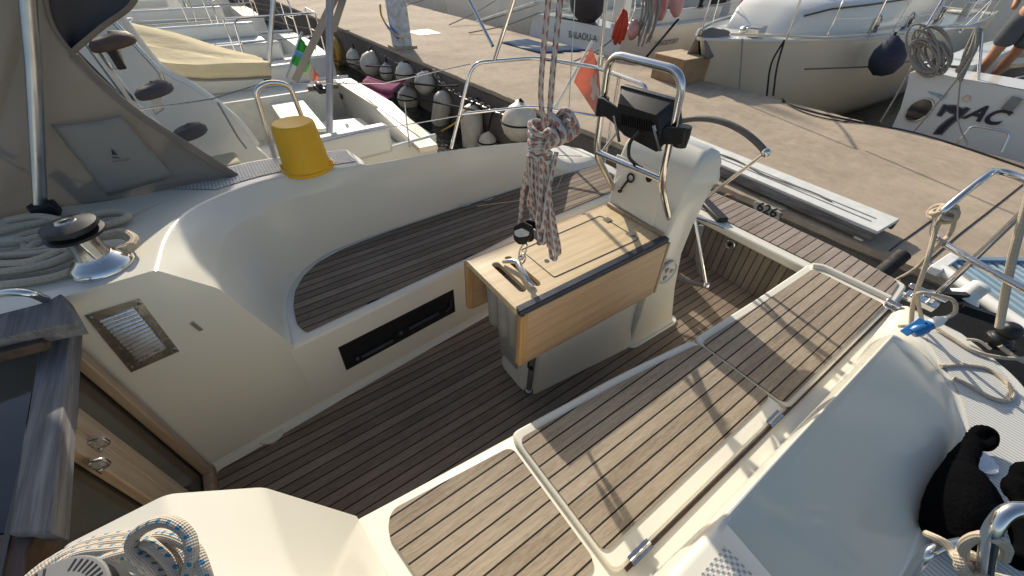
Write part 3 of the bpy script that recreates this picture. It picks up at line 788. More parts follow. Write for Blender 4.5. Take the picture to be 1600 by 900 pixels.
# right leaf hanging down, with gunmetal hinge strip
for side in (-1, 1):
    y = side*(Y1+.012)
    leaf = MB(); leaf.prism([V(X0+.018, y, TT-.022), V(X1+.01, y, TT-.022), V(X1-.0+.045, y+side*.028, TT-.335), V(X0-.0, y+side*.028, TT-.285)], (0, side*.020, 0)) if 0 else leaf.prism([V(X0+.012, y, TT-.016), V(X1+.01, y, TT-.016), V(X1+.02, y+side*.004, TT-.325), V(X0+.004, y+side*.004, TT-.295)], (0, side*.020, 0))
    lo = leaf.build('table_leaf', OAKP, tb, bevel=.003)
    e = MB()
    yy = y+side*.010
    e.bar((X0+.008, yy, TT-.018), (X0+.0, yy+side*.004, TT-.298), .034, .026, up=(0, 1, 0)); e.build('leaf_edge', OAKE, tb, bevel=.004)
    e = MB(); e.bar((X0+.004, yy+side*.004, TT-.296), (X1+.02, yy+side*.004, TT-.328), .014, .030, up=(0, 0, 1)); e.bar((X1+.018, yy, TT-.018), (X1+.026, yy+side*.004, TT-.328), .016, .030, up=(0, 1, 0)); e.build('leaf_edge', TRIM, tb, bevel=.003)
    if side > 0: continue
    hs = MB(); hs.box(((X0+X1)/2+.005, side*(Y1+.006), TT+.0015), (X1-X0+.02, .030, .010)); hs.tube([(X0-.008, side*(Y1+.016), TT-.006), (X1+.02, side*(Y1+.016), TT-.006)], .0115, 12); hs.build('hinge_strip', GUN, tb, bevel=.002)
# bottle holder and front leg under the table end
hold = MB(); 
for cy in (.085, 0.0, -.075):
    hold.lathe([(.043, .60), (.046, .645), (.0435, .645), (.040, .60), (.036, .40), (.030, .38)], V(.705, cy, 0), (0, 0, 1), 22, cap=False)
hold.box((.765, .0, .53), (.05, .19, .22)); hold.prism([V(.745, -.03, .10), V(.745, .11, .10), V(.715, .10, .42), V(.715, -.03, .42)], (.03, 0, 0)); hold.build('bottle_holder', m_plain('pale_grey_moulding', (.36, .35, .32), .35, var=.1), tb, bevel=.006)
fp = at(826, 611, 'z', .012); 
q = MB(); q.tube([fp, V(fp.x+.015, fp.y-.0, .34)], .016, 14); q.lathe([(.024, 0), (.024, .012), (.018, .02)], fp, (0, 0, 1), 18); q.build('table_leg', STEEL, tb)
a, b_ = V(fp.x+.0, fp.y, .20), V(fp.x+.03, fp.y+.02, .36)
q = MB(); q.bar(a, b_, .034, .02, up=(1, 0, 0)); q.build('leg_clip', BLACK, tb, bevel=.006)
q = MB(); q.lathe([(.009, 0), (.009, .002)], at(861, 570, 'y', -.118), (0, -1, .1), 12); q.build('base_bolt', BLACK, ped)

# --- folding wheel: upper and lower arcs joined by spokes
WX, WC, WR = 1.99, Vector((1.99, 0, .62)), .475
wh = empty_part('steering_wheel', YA)
def arc(a0, a1, n=24): return [WC+V(0, math.cos(math.radians(a0+(a1-a0)*k/n))*WR, math.sin(math.radians(a0+(a1-a0)*k/n))*WR) for k in range(n+1)]
for a0, a1 in ((63, 118), (242, 298)):
    pass
TOPA = (59, 121); 
for a0, a1 in (TOPA, (239, 301)):
    q = MB(); q.tube(arc(a0, a1), .0155, 14); q.build('wheel_rim', LEATH, wh)
for a in (59, 121, 239, 301):
    e = WC+V(0, math.cos(math.radians(a))*WR, math.sin(math.radians(a))*WR)
    q = MB(); q.tube([WC+V(0, 0, 0), e], .0095, 10); q.build('wheel_spoke', STEEL, wh)
    q = MB(); q.ball(e, .021, 8); q.build('rim_joint', STEEL, wh)
# folded side rims lie back against the spokes
for sgn in (1, -1):
    pts = [WC+V(.02+.10*math.sin(math.pi*k/14), sgn*(math.cos(math.radians(59))*WR*1.0)*(1-.93*math.sin(math.pi*k/14)**.6), math.sin(math.radians(59-118*k/14))*WR*(1)) for k in range(9, 15)]
    q = MB(); q.tube(pts, .0145, 12); q.build('wheel_rim', LEATH, wh)

# --- pushpits (stern rails)
def tubes(name, lst, mat=STEEL, r=.0125, parent=YA):
    q = MB()
    for p, rad in lst: q.tube(rounded(p, rad, 7), r, 14)
    return q.build(name, mat, parent)
zt, zm = 1.10, .80
pl_ = [V(1.36, 1.62, .50), V(1.52, 1.60, zt), V(2.07, 1.50, zt), V(2.24, 1.12, zt), V(2.10, .57, zt), V(2.16, .62, .50)]
pp_ = [at(705, 232, 'z', .52), at(738, 98, 'z', zt), at(840, 90, 'z', zt), at(935, 106, 'z', zt), at(1016, 136, 'z', zt), V(2.22, .98, .50)]
push = tubes('pushpit', [(pp_, .09)])
m0, m1, m2, m3 = at(722, 178, 'z', .80), at(830, 166, 'z', .80), at(942, 182, 'z', .80), V(2.20, .90, .80)
q = MB(); q.tube(rounded([m0, m1, m2], .1, 6), .010, 12); q.build('mid_rail', STEEL, push)
for (u, v, u2, v2) in ((868, 92, 862, 188), (968, 116, 960, 190)):
    a = at(u, v, 'z', zt); q = MB(); q.tube([a, V(a.x, a.y, .50)], .0105, 12); q.build('rail_post', STEEL, push)
# diagonal backstay legs above the rail (rise out of the picture)
for p in ([(758, 92), (722, 0)], [(775, 88), (812, 0)]):
    pass
for (u, v, u1, v1) in ((773, 92, 816, -40), (770, 72, 712, -40)):
    a = at(u, v, 'z', 1.13); d = at(u1, v1, 'x', a.x-.05)
    q = MB(); q.tube([a, d], .013, 12); q.build('arch_leg', STEEL, push)
a = at(937, 103, 'z', 1.11); q = MB(); q.tube([a, at(951, -40, 'x', a.x-.02)], .0125, 12); q.lathe([(.02, 0), (.02, .06)], a, (0, 0, 1), 14); q.build('arch_leg', STEEL, push)
# right pushpit
zt2, zl = 1.10, .84
r0 = [at(1700, 330, 'z', zt2), at(1600, 280, 'z', zt2), at(1560, 268, 'z', zt2), at(1540, 276, 'z', zt2), at(1478, 326, 'z', 1.0), at(1462, 350, 'z', .92), at(1464, 372, 'z', zl), at(1516, 405, 'z', zl), at(1600, 452, 'z', zl), at(1720, 520, 'z', zl)]
q = MB(); q.tube(spline(r0, 8), .0125, 14); pr = q.build('pushpit', STEEL, YA)
a = at(1460, 464, 'z', .50); q = MB(); q.tube([a, at(1516, 405, 'z', zl), at(1700, 232, 'z', 1.45)] if 0 else [a, V(a.x+.02, a.y-.02, 1.35)], .0125, 12); q.lathe([(.045, -.002), (.045, .008), (.02, .02)], a, (0, 0, 1), 18); q.build('rail_post', STEEL, pr)
# foreground rail at lower right: hoop seen from above
f0 = [at(1528, 960, 'z', .6), at(1548, 830, 'z', .95), at(1575, 795, 'z', .99), at(1680, 800, 'z', .98)]
q = MB(); q.tube(rounded(f0, .05, 8), .013, 16); q.build('rail_hoop', STEEL, YA)
q = MB(); q.tube(rounded([at(1420, 905, 'z', .6), at(1448, 860, 'z', .72), at(1500, 848, 'z', .70)], .05, 8), .012, 14); q.build('rail_hoop', STEEL, YA)
# left side stanchion hoop behind the bucket
hp = [at(436, 268, 'y', 1.35), at(398, 140, 'y', 1.35), at(420, 128, 'y', 1.35), at(452, 132, 'y', 1.35), at(505, 268, 'y', 1.35)]
q = MB(); q.tube(rounded(hp, .05, 8), .012, 14); hoop = q.build('side_gate_rail', STEEL, YA)
# lifelines
def wire(name, pts, r=.0035, mat=BRUSH, parent=YA):
    q = MB(); q.tube(pts, r, 6); return q.build(name, mat, parent)
wire('lifeline', [at(-20, 182, 'y', 1.2), at(62, 204, 'y', 1.3), at(215, 172, 'y', 1.5), at(330, 155, 'y', 1.45), at(405, 132, 'y', 1.35)])
wire('lifeline', [at(452, 130, 'y', 1.35), at(600, 130, 'y', 1.5), at(735, 100, 'z', zt)])
wire('lifeline', [at(470, 230, 'y', 1.38), at(560, 208, 'y', 1.45), at(722, 180, 'z', .80)])
q = MB(); q.tube([at(-10, 185, 'y', 1.2), at(30, 195, 'y', 1.23)], .009, 10); q.build('turnbuckle', BRUSH, YA)
wire('mooring_eye_wire', [at(632, 160, 'y', 1.4), at(640, 230, 'y', 1.35)], .004)
# backstay wire
wire('backstay', [at(888, 190, 'z', .80), at(898, 0, 'x', 2.05), at(903, -60, 'x', 2.05)], .0035)
# --- sprayhood: side wing, roof part, piping, pocket, frame tube
def hoodpt(u, v, k=0): 
    # surface leans inboard with height
    y = 1.08
    for _ in range(8):
        p = at(u, v, 'y', y); y = 1.14-.12*(p.z-.9)+k
    return V(p.x, y, p.z)
edge = [(66, -40), (74, 15), (88, 50), (116, 86), (152, 124), (216, 178), (300, 232), (385, 286)]
bot = [(-60, 372), (0, 352), (60, 338), (160, 322), (270, 302), (385, 286)]
rows = []
for i in range(25):
    t = i/24
    # from left border to the aft edge, fanned
    e = spline([V(*p, 0) for p in edge], 6); bt = spline([V(*p, 0) for p in bot], 6)
    a = e[int(t*(len(e)-1))]; c_ = bt[int(t*(len(bt)-1))]
    row = []
    for k in range(15):
        s = k/14; p = a.lerp(c_, s)
        x = hoodpt(p.x, p.y); wv = .012*math.sin(9*t+5*s)+.018*math.sin(4*s+2*t)*math.sin(math.pi*s)
        row.append(x+V(0, wv*(1-t**4), 0))
    rows.append(row)
# left part of the wing beyond the picture edge
sh = empty_part('spray_hood', YA)
ext = [[V(p.x-1.0*(1-i/6), p.y-.25*(1-i/6)**1.5, p.z+.02) for p in rows[0]] for i in range(7)]
left = []
E2 = spline([V(*p, 0) for p in [(-80, -40), (-40, -40), (0, -40), (66, -40)]], 4)
B2 = spline([V(*p, 0) for p in [(-120, 400), (-100, 390), (-80, 380), (-60, 372)]], 4)
left = [[hoodpt(a.lerp(c_, k/14).x, a.lerp(c_, k/14).y) for k in range(15)] for a, c_ in zip(E2, B2)]
q = MB(); q.grid(left[:-1]+rows); q.build('hood_wing', CANV, sh, smooth=180, solid=.003)
q = MB(); q.tube(spline([hoodpt(u, v, -.004) for u, v in edge], 6), .0065, 8); q.build('hood_piping', PIPE, sh)
q = MB(); q.tube(spline([hoodpt(u, v, -.002) for u, v in edge[3:]], 6), .017, 8, flat=.35); q.build('hem_band', PIPE, sh)
rp = [(66, -40), (74, 15), (88, 50), (110, 80)]
q = MB(); A_ = spline([hoodpt(*p) for p in rp], 6); 
B_ = spline([at(225, -40, 'y', 1.02), at(205, 8, 'y', 1.03), at(160, 42, 'y', 1.06), hoodpt(112, 82)], 6)
q.grid([[a.lerp(b_, k/6)+V(0, .05*math.sin(math.pi*k/6), 0) for k in range(7)] for a, b_ in zip(A_, B_)]); q.build('hood_roof', CANVD, sh, smooth=180, solid=.003)
q = MB(); q.tube(B_, .010, 8, flat=.5); q.build('hood_hem', PIPE, sh)
pk = [(80, 195), (190, 180), (272, 276), (168, 306)]
PQ = [hoodpt(u, v, -.016) for u, v in pk]
q = MB(); q.grid([[inquad(PQ, s/10, t/10)-V(0, .014*math.sin(math.pi*s/10)*math.sin(math.pi*t/10)+.006*math.sin(s*.9)*(1-t/10), .010*math.sin(math.pi*s/10)*(1-t/10)**2) for s in range(11)] for t in range(11)])
pko = q.build('hood_pocket', CANVP, sh, smooth=180, solid=.004)
def pkp(u, v): 
    p = hoodpt(u, v, -.034); return p
q = MB(); q.prism([pkp(174, 232), pkp(184, 242.5), pkp(175, 241.5)], (0, -.001, 0)); q.prism([pkp(175, 245), pkp(187, 246.5), pkp(187, 247.8), pkp(175, 246.3)], (0, -.001, 0)); q.build('sail_logo', GUN, sh)
T0 = pkp(190, 252); tx = text_mesh('NAUTICOM', .010, T0, pkp(204, 250)-pkp(176, 254), V(0, 0, 1), .0005); tx.build('logo_lettering', PIPE, sh)
q = MB(); q.tube([at(38, -60, 'y', .99), at(52, 100, 'y', 1.02), at(63, 322, 'y', 1.05)], .019, 12); q.build('hood_frame', ALU, sh)
c = at(66, 322, 'y', 1.04); q = MB(); q.box(c+V(0, 0, -.015), (.07, .05, .05)); q.tube([c+V(-.04, 0, 0), c+V(.04, 0, 0)], .012, 10); q.build('frame_foot', BLACK, sh, bevel=.006)
c = at(276, 298, 'z', .90); q = MB()
for d in ((1, 0, 0), (0, 1, 0), (0, 0, 1), (1, 1, 0), (1, -1, 0)):
    q.tube([c+Vector(d)*.014, c-Vector(d)*.014], .005, 6)
q.build('star_knob', BLACK, sh)
q = MB(); q.bar(at(172, 318, 'z', .91), at(212, 308, 'z', .91), .02, .02); q.build('hood_strap', BLACK, sh)
q = MB(); q.bar(at(288, 285, 'z', .90), at(302, 290, 'z', .90), .012, .008); q.build('track_end', BRUSH, sh)
# ================================================================ OTHER BOATS
def boat(name, label, x0, cy, d, L, B, zs, hull=GELW, deck=GELG, cat='yacht', group=None, roof=True, cock=(.03, .30, .62), mast=True, boom=None, rake=0.0, pushpit=True, bowz=.30, teak=False, winches=True, stanch=True, stripe=None, house=(.34, .66, .40, .66), mastx=.45):
    T = thing(name, label, cat, (x0, cy, WZ), group)
    def P(s, y, z): return V(x0+d*s, cy+y, z)
    def hb(t):
        if t < .42: return B/2*(.80+.20*math.sin(math.pi/2*t/.42))
        u = min(1.0, (t-.42)/.58)
        return B/2*max(0.012, (1-u**2.3)**.85)
    def sz(t): return zs+bowz*t**2
    ts = [i/26 for i in range(27)]
    rows = []
    for t in ts:
        b_ = hb(t); s = t*L; over = .0
        def xs(z): # rake of stern and stem
            k = (z-WZ)/(sz(t)-WZ)
            return s+(1-k)*(rake*(1-t)**6)-(1-k)*(.10*L*t**8)
        prof = [(1.0, 1.0), (.99, .7), (.96, .4), (.88, .15), (.70, -.12), (.3, -.25)]
        r_ = []
        for f, k in prof:
            z = WZ+k*(sz(t)-WZ); r_.append(P(xs(z), b_*f, z))
        for f, k in prof[::-1]:
            z = WZ+k*(sz(t)-WZ); r_.append(P(xs(z), -b_*f, z))
        rows.append(r_)
    q = MB(); q.grid(rows); n = len(rows[0]); q.f.append(list(range(n))); q.uv.append(None)
    H = q.build('hull', hull, T, smooth=60)
    # deck with cockpit well
    t0, t1, cw = cock; q = MB(); c = cw*B/2
    st = sorted(set(ts+[t0, t1]))
    for a, b_ in zip(st, st[1:]):
        ys = lambda t, sgn: sgn*(hb(t)-.02)
        def z(t): return sz(t)-.015
        if a >= t0-1e-6 and b_ <= t1+1e-6:
            for sg in (1, -1):
                q.add([P(a*L, ys(a, sg), z(a)), P(b_*L, ys(b_, sg), z(b_)), P(b_*L, sg*c, z(b_)+.02), P(a*L, sg*c, z(a)+.02)], [(0, 1, 2, 3)])
        else:
            for sg in (1, -1):
                q.add([P(a*L, ys(a, sg), z(a)), P(b_*L, ys(b_, sg), z(b_)), P(b_*L, 0, z(b_)+.05), P(a*L, 0, z(a)+.05)], [(0, 1, 2, 3)])
    q.build('deck', deck, T)
    q = MB()
    for sg in (1, -1): q.tube([P(t*L, sg*(hb(t)-.01), sz(t)+.012) for t in ts], .022, 6)
    q.build('toe_rail', WPAINT if not stripe else stripe, T)
    zf = zs-.48; a, b_ = t0*L, t1*L
    q = MB()
    q.add([P(a, -c, zf), P(b_, -c, zf), P(b_, c, zf), P(a, c, zf)], [(0, 1, 2, 3)])
    for sg in (1, -1):
        q.add([P(a, sg*c, zf), P(b_, sg*c, zf), P(b_, sg*c, zs+.03), P(a, sg*c, zs+.03)], [(0, 1, 2, 3)])
    for e in (a, b_): q.add([P(e, -c, zf), P(e, c, zf), P(e, c, zs+.03), P(e, -c, zs+.03)], [(0, 1, 2, 3)])
    q.build('cockpit_well', GELW, T)
    for sg in (1, -1):
        q = MB(); q.box(P((a+b_)/2+.1, sg*(c-.24), zs-.24), ((b_-a)*.86, .46, .5)); q.build('cockpit_bench', TEAK if teak else WGRIP, T, bevel=.02)
        q = MB(); q.box(P((a+b_)/2+.2, sg*(c+.06), zs+.12), ((b_-a)*.9, .14, .26)); q.build('coaming', GELW, T, bevel=.04)
        if winches:
            q = MB(); q.lathe([(.08, 0), (.085, .02), (.06, .05), (.045, .07), (.045, .13), (.065, .15), (.06, .17), (.02, .175)], P(b_*.75, sg*(c+.12), zs+.24), (0, 0, 1), 18); q.build('winch', STEEL if sg > 0 else BLACK, T)
    if roof:
        h0, h1, hh, hw = house
        rows = []
        for k in range(9):
            t = h0+(h1-h0)*k/8; wv = hb(t)*hw*(1-.5*(k/8)**3); zr = sz(t)+hh*(1-.75*(k/8)**1.6)
            rows.append([P(t*L, sg*wv*f, sz(t)-.02+(zr-sz(t)+.02)*g) for sg, f, g in ((1, 1, 0), (1, .96, .8), (1, .86, .97), (1, .4, 1.05), (-1, .4, 1.05), (-1, .86, .97), (-1, .96, .8), (-1, 1, 0))])
        q = MB(); q.grid(rows); q.f.append(list(range(8))); q.uv.append(None); m = len(q.v); q.f.append([m-8+k for k in range(8)]); q.uv.append(None)
        R_ = q.build('coachroof', GELW, T, smooth=50)
        for sg in (0, 4):
            q = MB(); i0, i1 = (0, 1) if sg == 0 else (7, 6)
            A = rows[1][i0].lerp(rows[1][i1], .35); B_ = rows[6][i0].lerp(rows[6][i1], .40); C_ = rows[6][i0].lerp(rows[6][i1], .8); D_ = rows[1][i0].lerp(rows[1][i1], .85)
            o_ = V(0, .012*(1 if sg == 0 else -1), .0)
            q.prism([A+o_, B_+o_, C_+o_, D_+o_], -o_*.8); q.build('cabin_window', DARKG, R_)
        q = MB(); tt = h0+(h1-h0)*.45; q.box(P(tt*L, 0, sz(tt)+hh*.80), (.55, .55, .06)); q.build('deck_hatch', SMOKE, R_, bevel=.02)
    if mast:
        mx = mastx*L
        q = MB(); q.tube([P(mx, 0, zs+.2), P(mx, 0, zs+13)], .075, 12); q.build('mast', ALU, T)
        q = MB()
        for wa, wb in ((P(mx+.1, B*.45, zs), P(mx, 0, zs+10)), (P(mx+.1, -B*.45, zs), P(mx, 0, zs+10)), (P(.2, 0, zs), P(mx, 0, zs+13))):
            q = MB(); q.tube([wa, wb], .005, 5); q.build('rigging_wire', BRUSH, T)
        if boom:
            q = MB(); q.tube([P(mx, 0, zs+1.5), P(mx-.33*L, 0, zs+1.6)], .06, 10); q.build('boom', ALU, T)
            q = MB(); q.tube([P(mx-.02, 0, zs+1.85), P(mx-.15*L, 0, zs+1.75), P(mx-.32*L, 0, zs+1.68)], lambda t: .22-.12*t, 12, flat=1.0); q.build('sail_cover', boom, T, smooth=180)
    if boom:
        # spray hood over the companionway, wheel, life raft box and stern lines
        a_, wd = t1*L, c*.92; rows = []
        for k in range(6):
            f = k/5; hh_ = .95*math.sin(.35+1.25*(1-f))
            rows.append([P(a_-.25+1.25*f, wd*math.cos(math.pi*j/10), zs+.25+hh_*math.sin(math.pi*j/10)**.7) for j in range(11)])
        q = MB(); q.grid(rows); q.build('spray_hood', boom, T, smooth=180, solid=.02)
        q = MB(); q.tube([P(.11*L, .55*math.cos(k*math.pi/14), zs+.25+.55*math.sin(k*math.pi/14)) for k in range(28)], .018, 8, closed=True); q.build('steering_wheel', STEEL, T)
        q = MB(); q.box(P(.11*L+.2, 0, zs+.05), (.3, .35, 1.0)); q.build('wheel_pedestal', GELW, T, bevel=.05)
        q = MB(); q.box(P(.35, hb(0)*.55, zs+.42), (.35, .6, .32)); q.build('life_raft_case', WPAINT, T, bevel=.08)
        for sg in (1, -1):
            q = MB(); q.tube(spline([P(.1, sg*(hb(0)-.15), zs+.02), P(-.8, sg*(hb(0)+.1), zs-.22), P(-1.75, sg*(hb(0)+.3), .03)], 6), .014, 6); q.build('stern_line', ROPEG, T)
            q = MB(); q.lathe([(.001, -.42), (.10, -.38), (.13, -.28), (.13, .28), (.10, .38), (.03, .45), (.001, .46)], P(.32*L, sg*(hb(.32)+.13), zs-.42), (0, 0, 1), 14, cap=False); q.build('side_fender', FENDN if sg > 0 else FEND, T)
    if pushpit:
        y_ = hb(0)-.06
        for sg in (1, -1):
            q = MB()
            q.tube(rounded([P(1.3, sg*(hb(.1)-.06), zs), P(1.25, sg*(hb(.1)-.06), zs+.6), P(.08, sg*y_, zs+.6), P(.06, sg*y_*.45, zs+.6), P(.06, sg*y_*.45, zs)], .1, 5), .013, 8)
            q.tube([P(1.25, sg*(hb(.1)-.06), zs+.3), P(.08, sg*y_, zs+.3), P(.06, sg*y_*.45, zs+.3)], .010, 8)
            q.tube([P(.08, sg*y_, zs), P(.08, sg*y_, zs+.6)], .011, 8)
            q.build('pushpit', STEEL, T)
    if stanch:
        for sg in (1, -1):
            pr = None
            for t in (.12, .26, .4, .54, .68, .82):
                b0 = P(t*L, sg*(hb(t)-.05), sz(t)); q = MB(); q.tube([b0, b0+V(0, 0, .6)], .010, 6); q.build('stanchion', STEEL, T)
                if pr is not None:
                    for h in (.3, .6):
                        ww = MB(); ww.tube([pr+V(0, 0, h), b0+V(0, 0, h)], .004, 4); ww.build('guard_wire', BRUSH, T)
                pr = b0
    return T, P, hb, sz

# neighbour on the left: white boat with cream cover
N1, P1, hb1, sz1 = boat('neighbour_yacht', 'white yacht next door with cream cover, open cockpit and pale bench boards', 1.72, 4.15, -1, 11, 3.5, .22, roof=False, cock=(.015, .26, .80), mast=False, pushpit=False, stanch=False, winches=False)
wp = [at(u, v, 'y', 2.4) for u, v in ((150, -20), (245, 105), (300, 138), (345, 170), (378, 200), (402, 232))]
q = MB(); top_ = spline(wp, 5)
pts = [V(-3.4, 2.4, 1.75)]+top_+[V(.32, 2.4, .2), V(-3.4, 2.4, .2)]
q.prism(pts, (0, .10, 0)); q.build('side_coaming', GELB if 0 else GELW, N1, bevel=.01)
q = MB(); q.tube([p+V(0, .05, .006) for p in top_], .03, 8); q.build('coaming_cap', GELW, N1)
# cream cover
def cov(u, v, y): return at(u, v, 'y', y)
ne = spline([cov(120, 40, 3.4), cov(235, 92, 3.4), cov(300, 101, 3.4), cov(360, 99, 3.4), cov(424, 98, 3.4)], 8)
lo_ = spline([cov(120, 70, 3.38), cov(228, 110, 3.38), cov(300, 124, 3.38), cov(360, 124, 3.38), cov(424, 121, 3.38)], 8)
ri = spline([cov(60, -10, 4.3), cov(180, 30, 4.3), cov(275, 52, 4.3), cov(345, 74, 4.3), cov(402, 88, 4.3)], 8)
rows = []
for i, (a, b_, c_) in enumerate(zip(lo_, ne, ri)):
    far = V(c_.x-.05, 5.3, c_.z-.35)
    r_ = [a, a.lerp(b_, .5)+V(0, -.01*math.sin(i), 0), b_]
    for k in range(1, 8):
        p = b_.lerp(c_, k/8); r_.append(p+V(0, 0, .035*math.sin(k*1.9+.15*i)*math.sin(math.pi*k/8)-.03*math.sin(math.pi*k/8)))
    r_ += [c_, c_.lerp(far, .5)+V(0, 0, .05), far]
    rows.append(r_)
q = MB(); q.grid(rows); q.build('cockpit_cover', CREAM, N1, smooth=70, solid=.006)
q = MB(); q.tube([p+V(0, -.004, 0) for p in lo_], .012, 6); q.build('cover_hem', CANV, N1)
# unseen awning inferred from the poles, added and sized to shade our left coaming
q = MB(); q.grid([[V(x, 3.22+1.88*k/8, 2.35+.22*math.sin(math.pi*k/8)+.03*math.cos(x*4)) for k in range(9)] for x in (.5, .95, 1.3, 1.65, 2.0)]); q.build('awning', CREAM, N1, smooth=180, solid=.006)
# boards and benches in its cockpit
def zq(pts, z, th, name, mat, par, bevel=.006):
    q = MB(); q.prism([at(u, v, 'z', z) for u, v in pts], (0, 0, -th)); return q.build(name, mat, par, bevel=bevel)
zq([(414, 150), (463, 144), (510, 200), (452, 206)], .16, .04, 'bench_board', WPAINT, N1)
zq([(500, 190), (562, 184), (646, 240), (540, 262)], .0, .35, 'bench_seat', WGRIP, N1)
zq([(612, 158), (684, 226), (655, 232), (588, 170)], .24, .05, 'gunwale_cap', GELB, N1)
zq([(520, 124), (548, 122), (614, 160), (596, 172)], .24, .05, 'gunwale_cap', GELB, N1)
zq([(480, 128), (525, 124), (528, 132), (480, 136)], .28, .05, 'gunwale_cap', OLDW, N1)
c = at(500, 139, 'z', .27)
q = MB(); q.box(c, (.10, .26, .06)); q.tube([c+V(0, -.1, .05), c+V(0, .1, .05)], .03, 10); q.build('mooring_cleat', BLACK, N1, bevel=.01)
for (u, v) in ((485, 156), (534, 150)):
    c = at(u, v, 'x', 1.35); q = MB(); q.lathe([(.04, 0), (.045, .01), (.02, .02)], c, (-1, -.2, 0), 14); q.build('drain_fitting', BLACK, N1)
q = MB(); q.tube([at(515, -40, 'y', 2.9), at(515, 200, 'y', 2.9), at(515, 232, 'y', 2.9)], .028, 12); q.build('awning_pole', m_plain('grey_pole_paint', (.26, .27, .33), .35, .3), N1)
q = MB(); q.tube([at(430, -40, 'y', 4.0), at(418, 122, 'y', 4.0)], .022, 10); q.build('cover_pole', ALU, N1)
q = MB(); q.lathe([(.035, 0), (.04, .05), (.02, .08)], at(418, 126, 'y', 4.0), (0, 0, 1), 12); q.build('pole_foot', BLACK, N1)
q = MB(); q.bar(at(536, -30, 'y', 3.1), at(461, 126, 'y', 3.3), .055, .02, up=(0, 1, 0)); q.bar(at(545, -30, 'y', 3.1), at(520, 48, 'y', 3.15), .05, .02, up=(0, 1, 0)); q.build('canvas_strap', CANV, N1)
wire('guard_wire', [at(340, 160, 'y', 2.2), at(372, 215, 'y', 2.2), at(385, 232, 'y', 2.2)], .006, ROPEG, N1)
q = MB(); q.tube(rounded([at(165, 20, 'y', 2.35), at(250, 112, 'y', 2.3), at(254, 124, 'y', 2.3)], .05, 6), .013, 10); q.build('hand_rail', BRUSH, N1)
q = MB(); q.tube(rounded([at(255, 112, 'y', 3.0), at(296, 130, 'y', 3.0), at(308, 155, 'y', 3.0)], .05, 6), .011, 10); q.build('hand_rail', STEEL, N1)
q = MB(); q.box(at(345, 258, 'y', 2.1), (.22, .25, .06)); q.build('deck_pad', CREAM, N1, bevel=.02)

# ladder with dark treads
LD = thing('boarding_ladder', 'aluminium ladder with three rounded dark treads beside the canvas hood', 'ladder', at(300, 240, 'y', 1.85))
q = MB(); q.tube([at(112, 30, 'y', 1.85), at(210, 165, 'y', 1.85), at(300, 245, 'y', 1.85)], .020, 12); q.build('side_rail', ALU, LD)
q = MB(); q.tube([at(105, 68, 'y', 1.88), at(285, 250, 'y', 1.88)], .012, 8); q.build('side_rail', BLACK, LD)
for (u, v, w_, m) in ((175, 62, 40, BROWN), (240, 137, 33, GREYT), (296, 202, 30, GREYT)):
    a, b_ = at(u-w_, v+6, 'y', 1.85), at(u+w_, v+3, 'y', 1.85); mid = (a+b_)/2; ln = (b_-a).length/2
    q = MB(); rows = []
    for (z, s) in ((-.02, .92), (-.012, 1.0), (.008, 1.0), (.026, .80), (.034, .45), (.036, .05)):
        rows.append([mid+V(ln*s*(1.0*math.cos(t)), .085*s*math.sin(t), z+.012*math.cos(t)) for t in [2*math.pi*k/28 for k in range(28)]])
    q.grid(rows, closed_v=True); n = 28; q.f.append(list(range(n))); q.uv.append(None); q.f.append([5*n+k for k in range(n)]); q.uv.append(None)
    q.build('tread', m, LD, smooth=60)
    q = MB(); q.prism([mid+V(-.04, -.02, -.02), mid+V(.03, -.02, -.02), mid+V(.0, -.02, -.09), mid+V(-.05, -.02, -.11)], (0, .04, 0)); q.build('tread_bracket', ALU, LD, bevel=.006)
q = MB(); q.bar(at(172, 76, 'y', 1.8), at(192, 108, 'y', 1.8), .035, .03, up=(0, 1, 0)); q.build('rubber_grip', BLACK, LD, bevel=.006)

# row of boats beyond
N2 = boat('neighbour_yacht', 'grey white sloop with bare deck, chrome winches and bleached boards behind the cream cover', 1.9, 8.3, -1, 11.5, 3.5, .25, hull=GELG, deck=GELG, boom=None, mast=True, house=(.40, .75, .32, .6), group=None)
N3 = boat('neighbour_yacht', 'white yacht with sand coloured deck, second beyond the cream cover', 1.6, 12.4, -1, 12, 3.7, .35, deck=GELB, boom=BLUEC, mast=True)
N4 = boat('neighbour_yacht', 'pale yacht with tan sail cover, third beyond the cream cover', 1.4, 16.6, -1, 12, 3.8, .45, boom=CREAM)
N5 = boat('neighbour_yacht', 'white yacht with dark sail cover at the far end of the row', 1.1, 20.8, -1, 12.5, 3.8, .45, boom=DGREY, teak=True)
N6 = boat('neighbour_yacht', 'farthest white hull of the row on the left with teak benches', .9, 25.2, -1, 13, 4.0, .5, boom=BLUEC, teak=True)
N7 = boat('neighbour_yacht', 'beige yacht moored past all others on the left', .7, 29.6, -1, 13, 4.0, .5, boom=CREAM, hull=GELB)
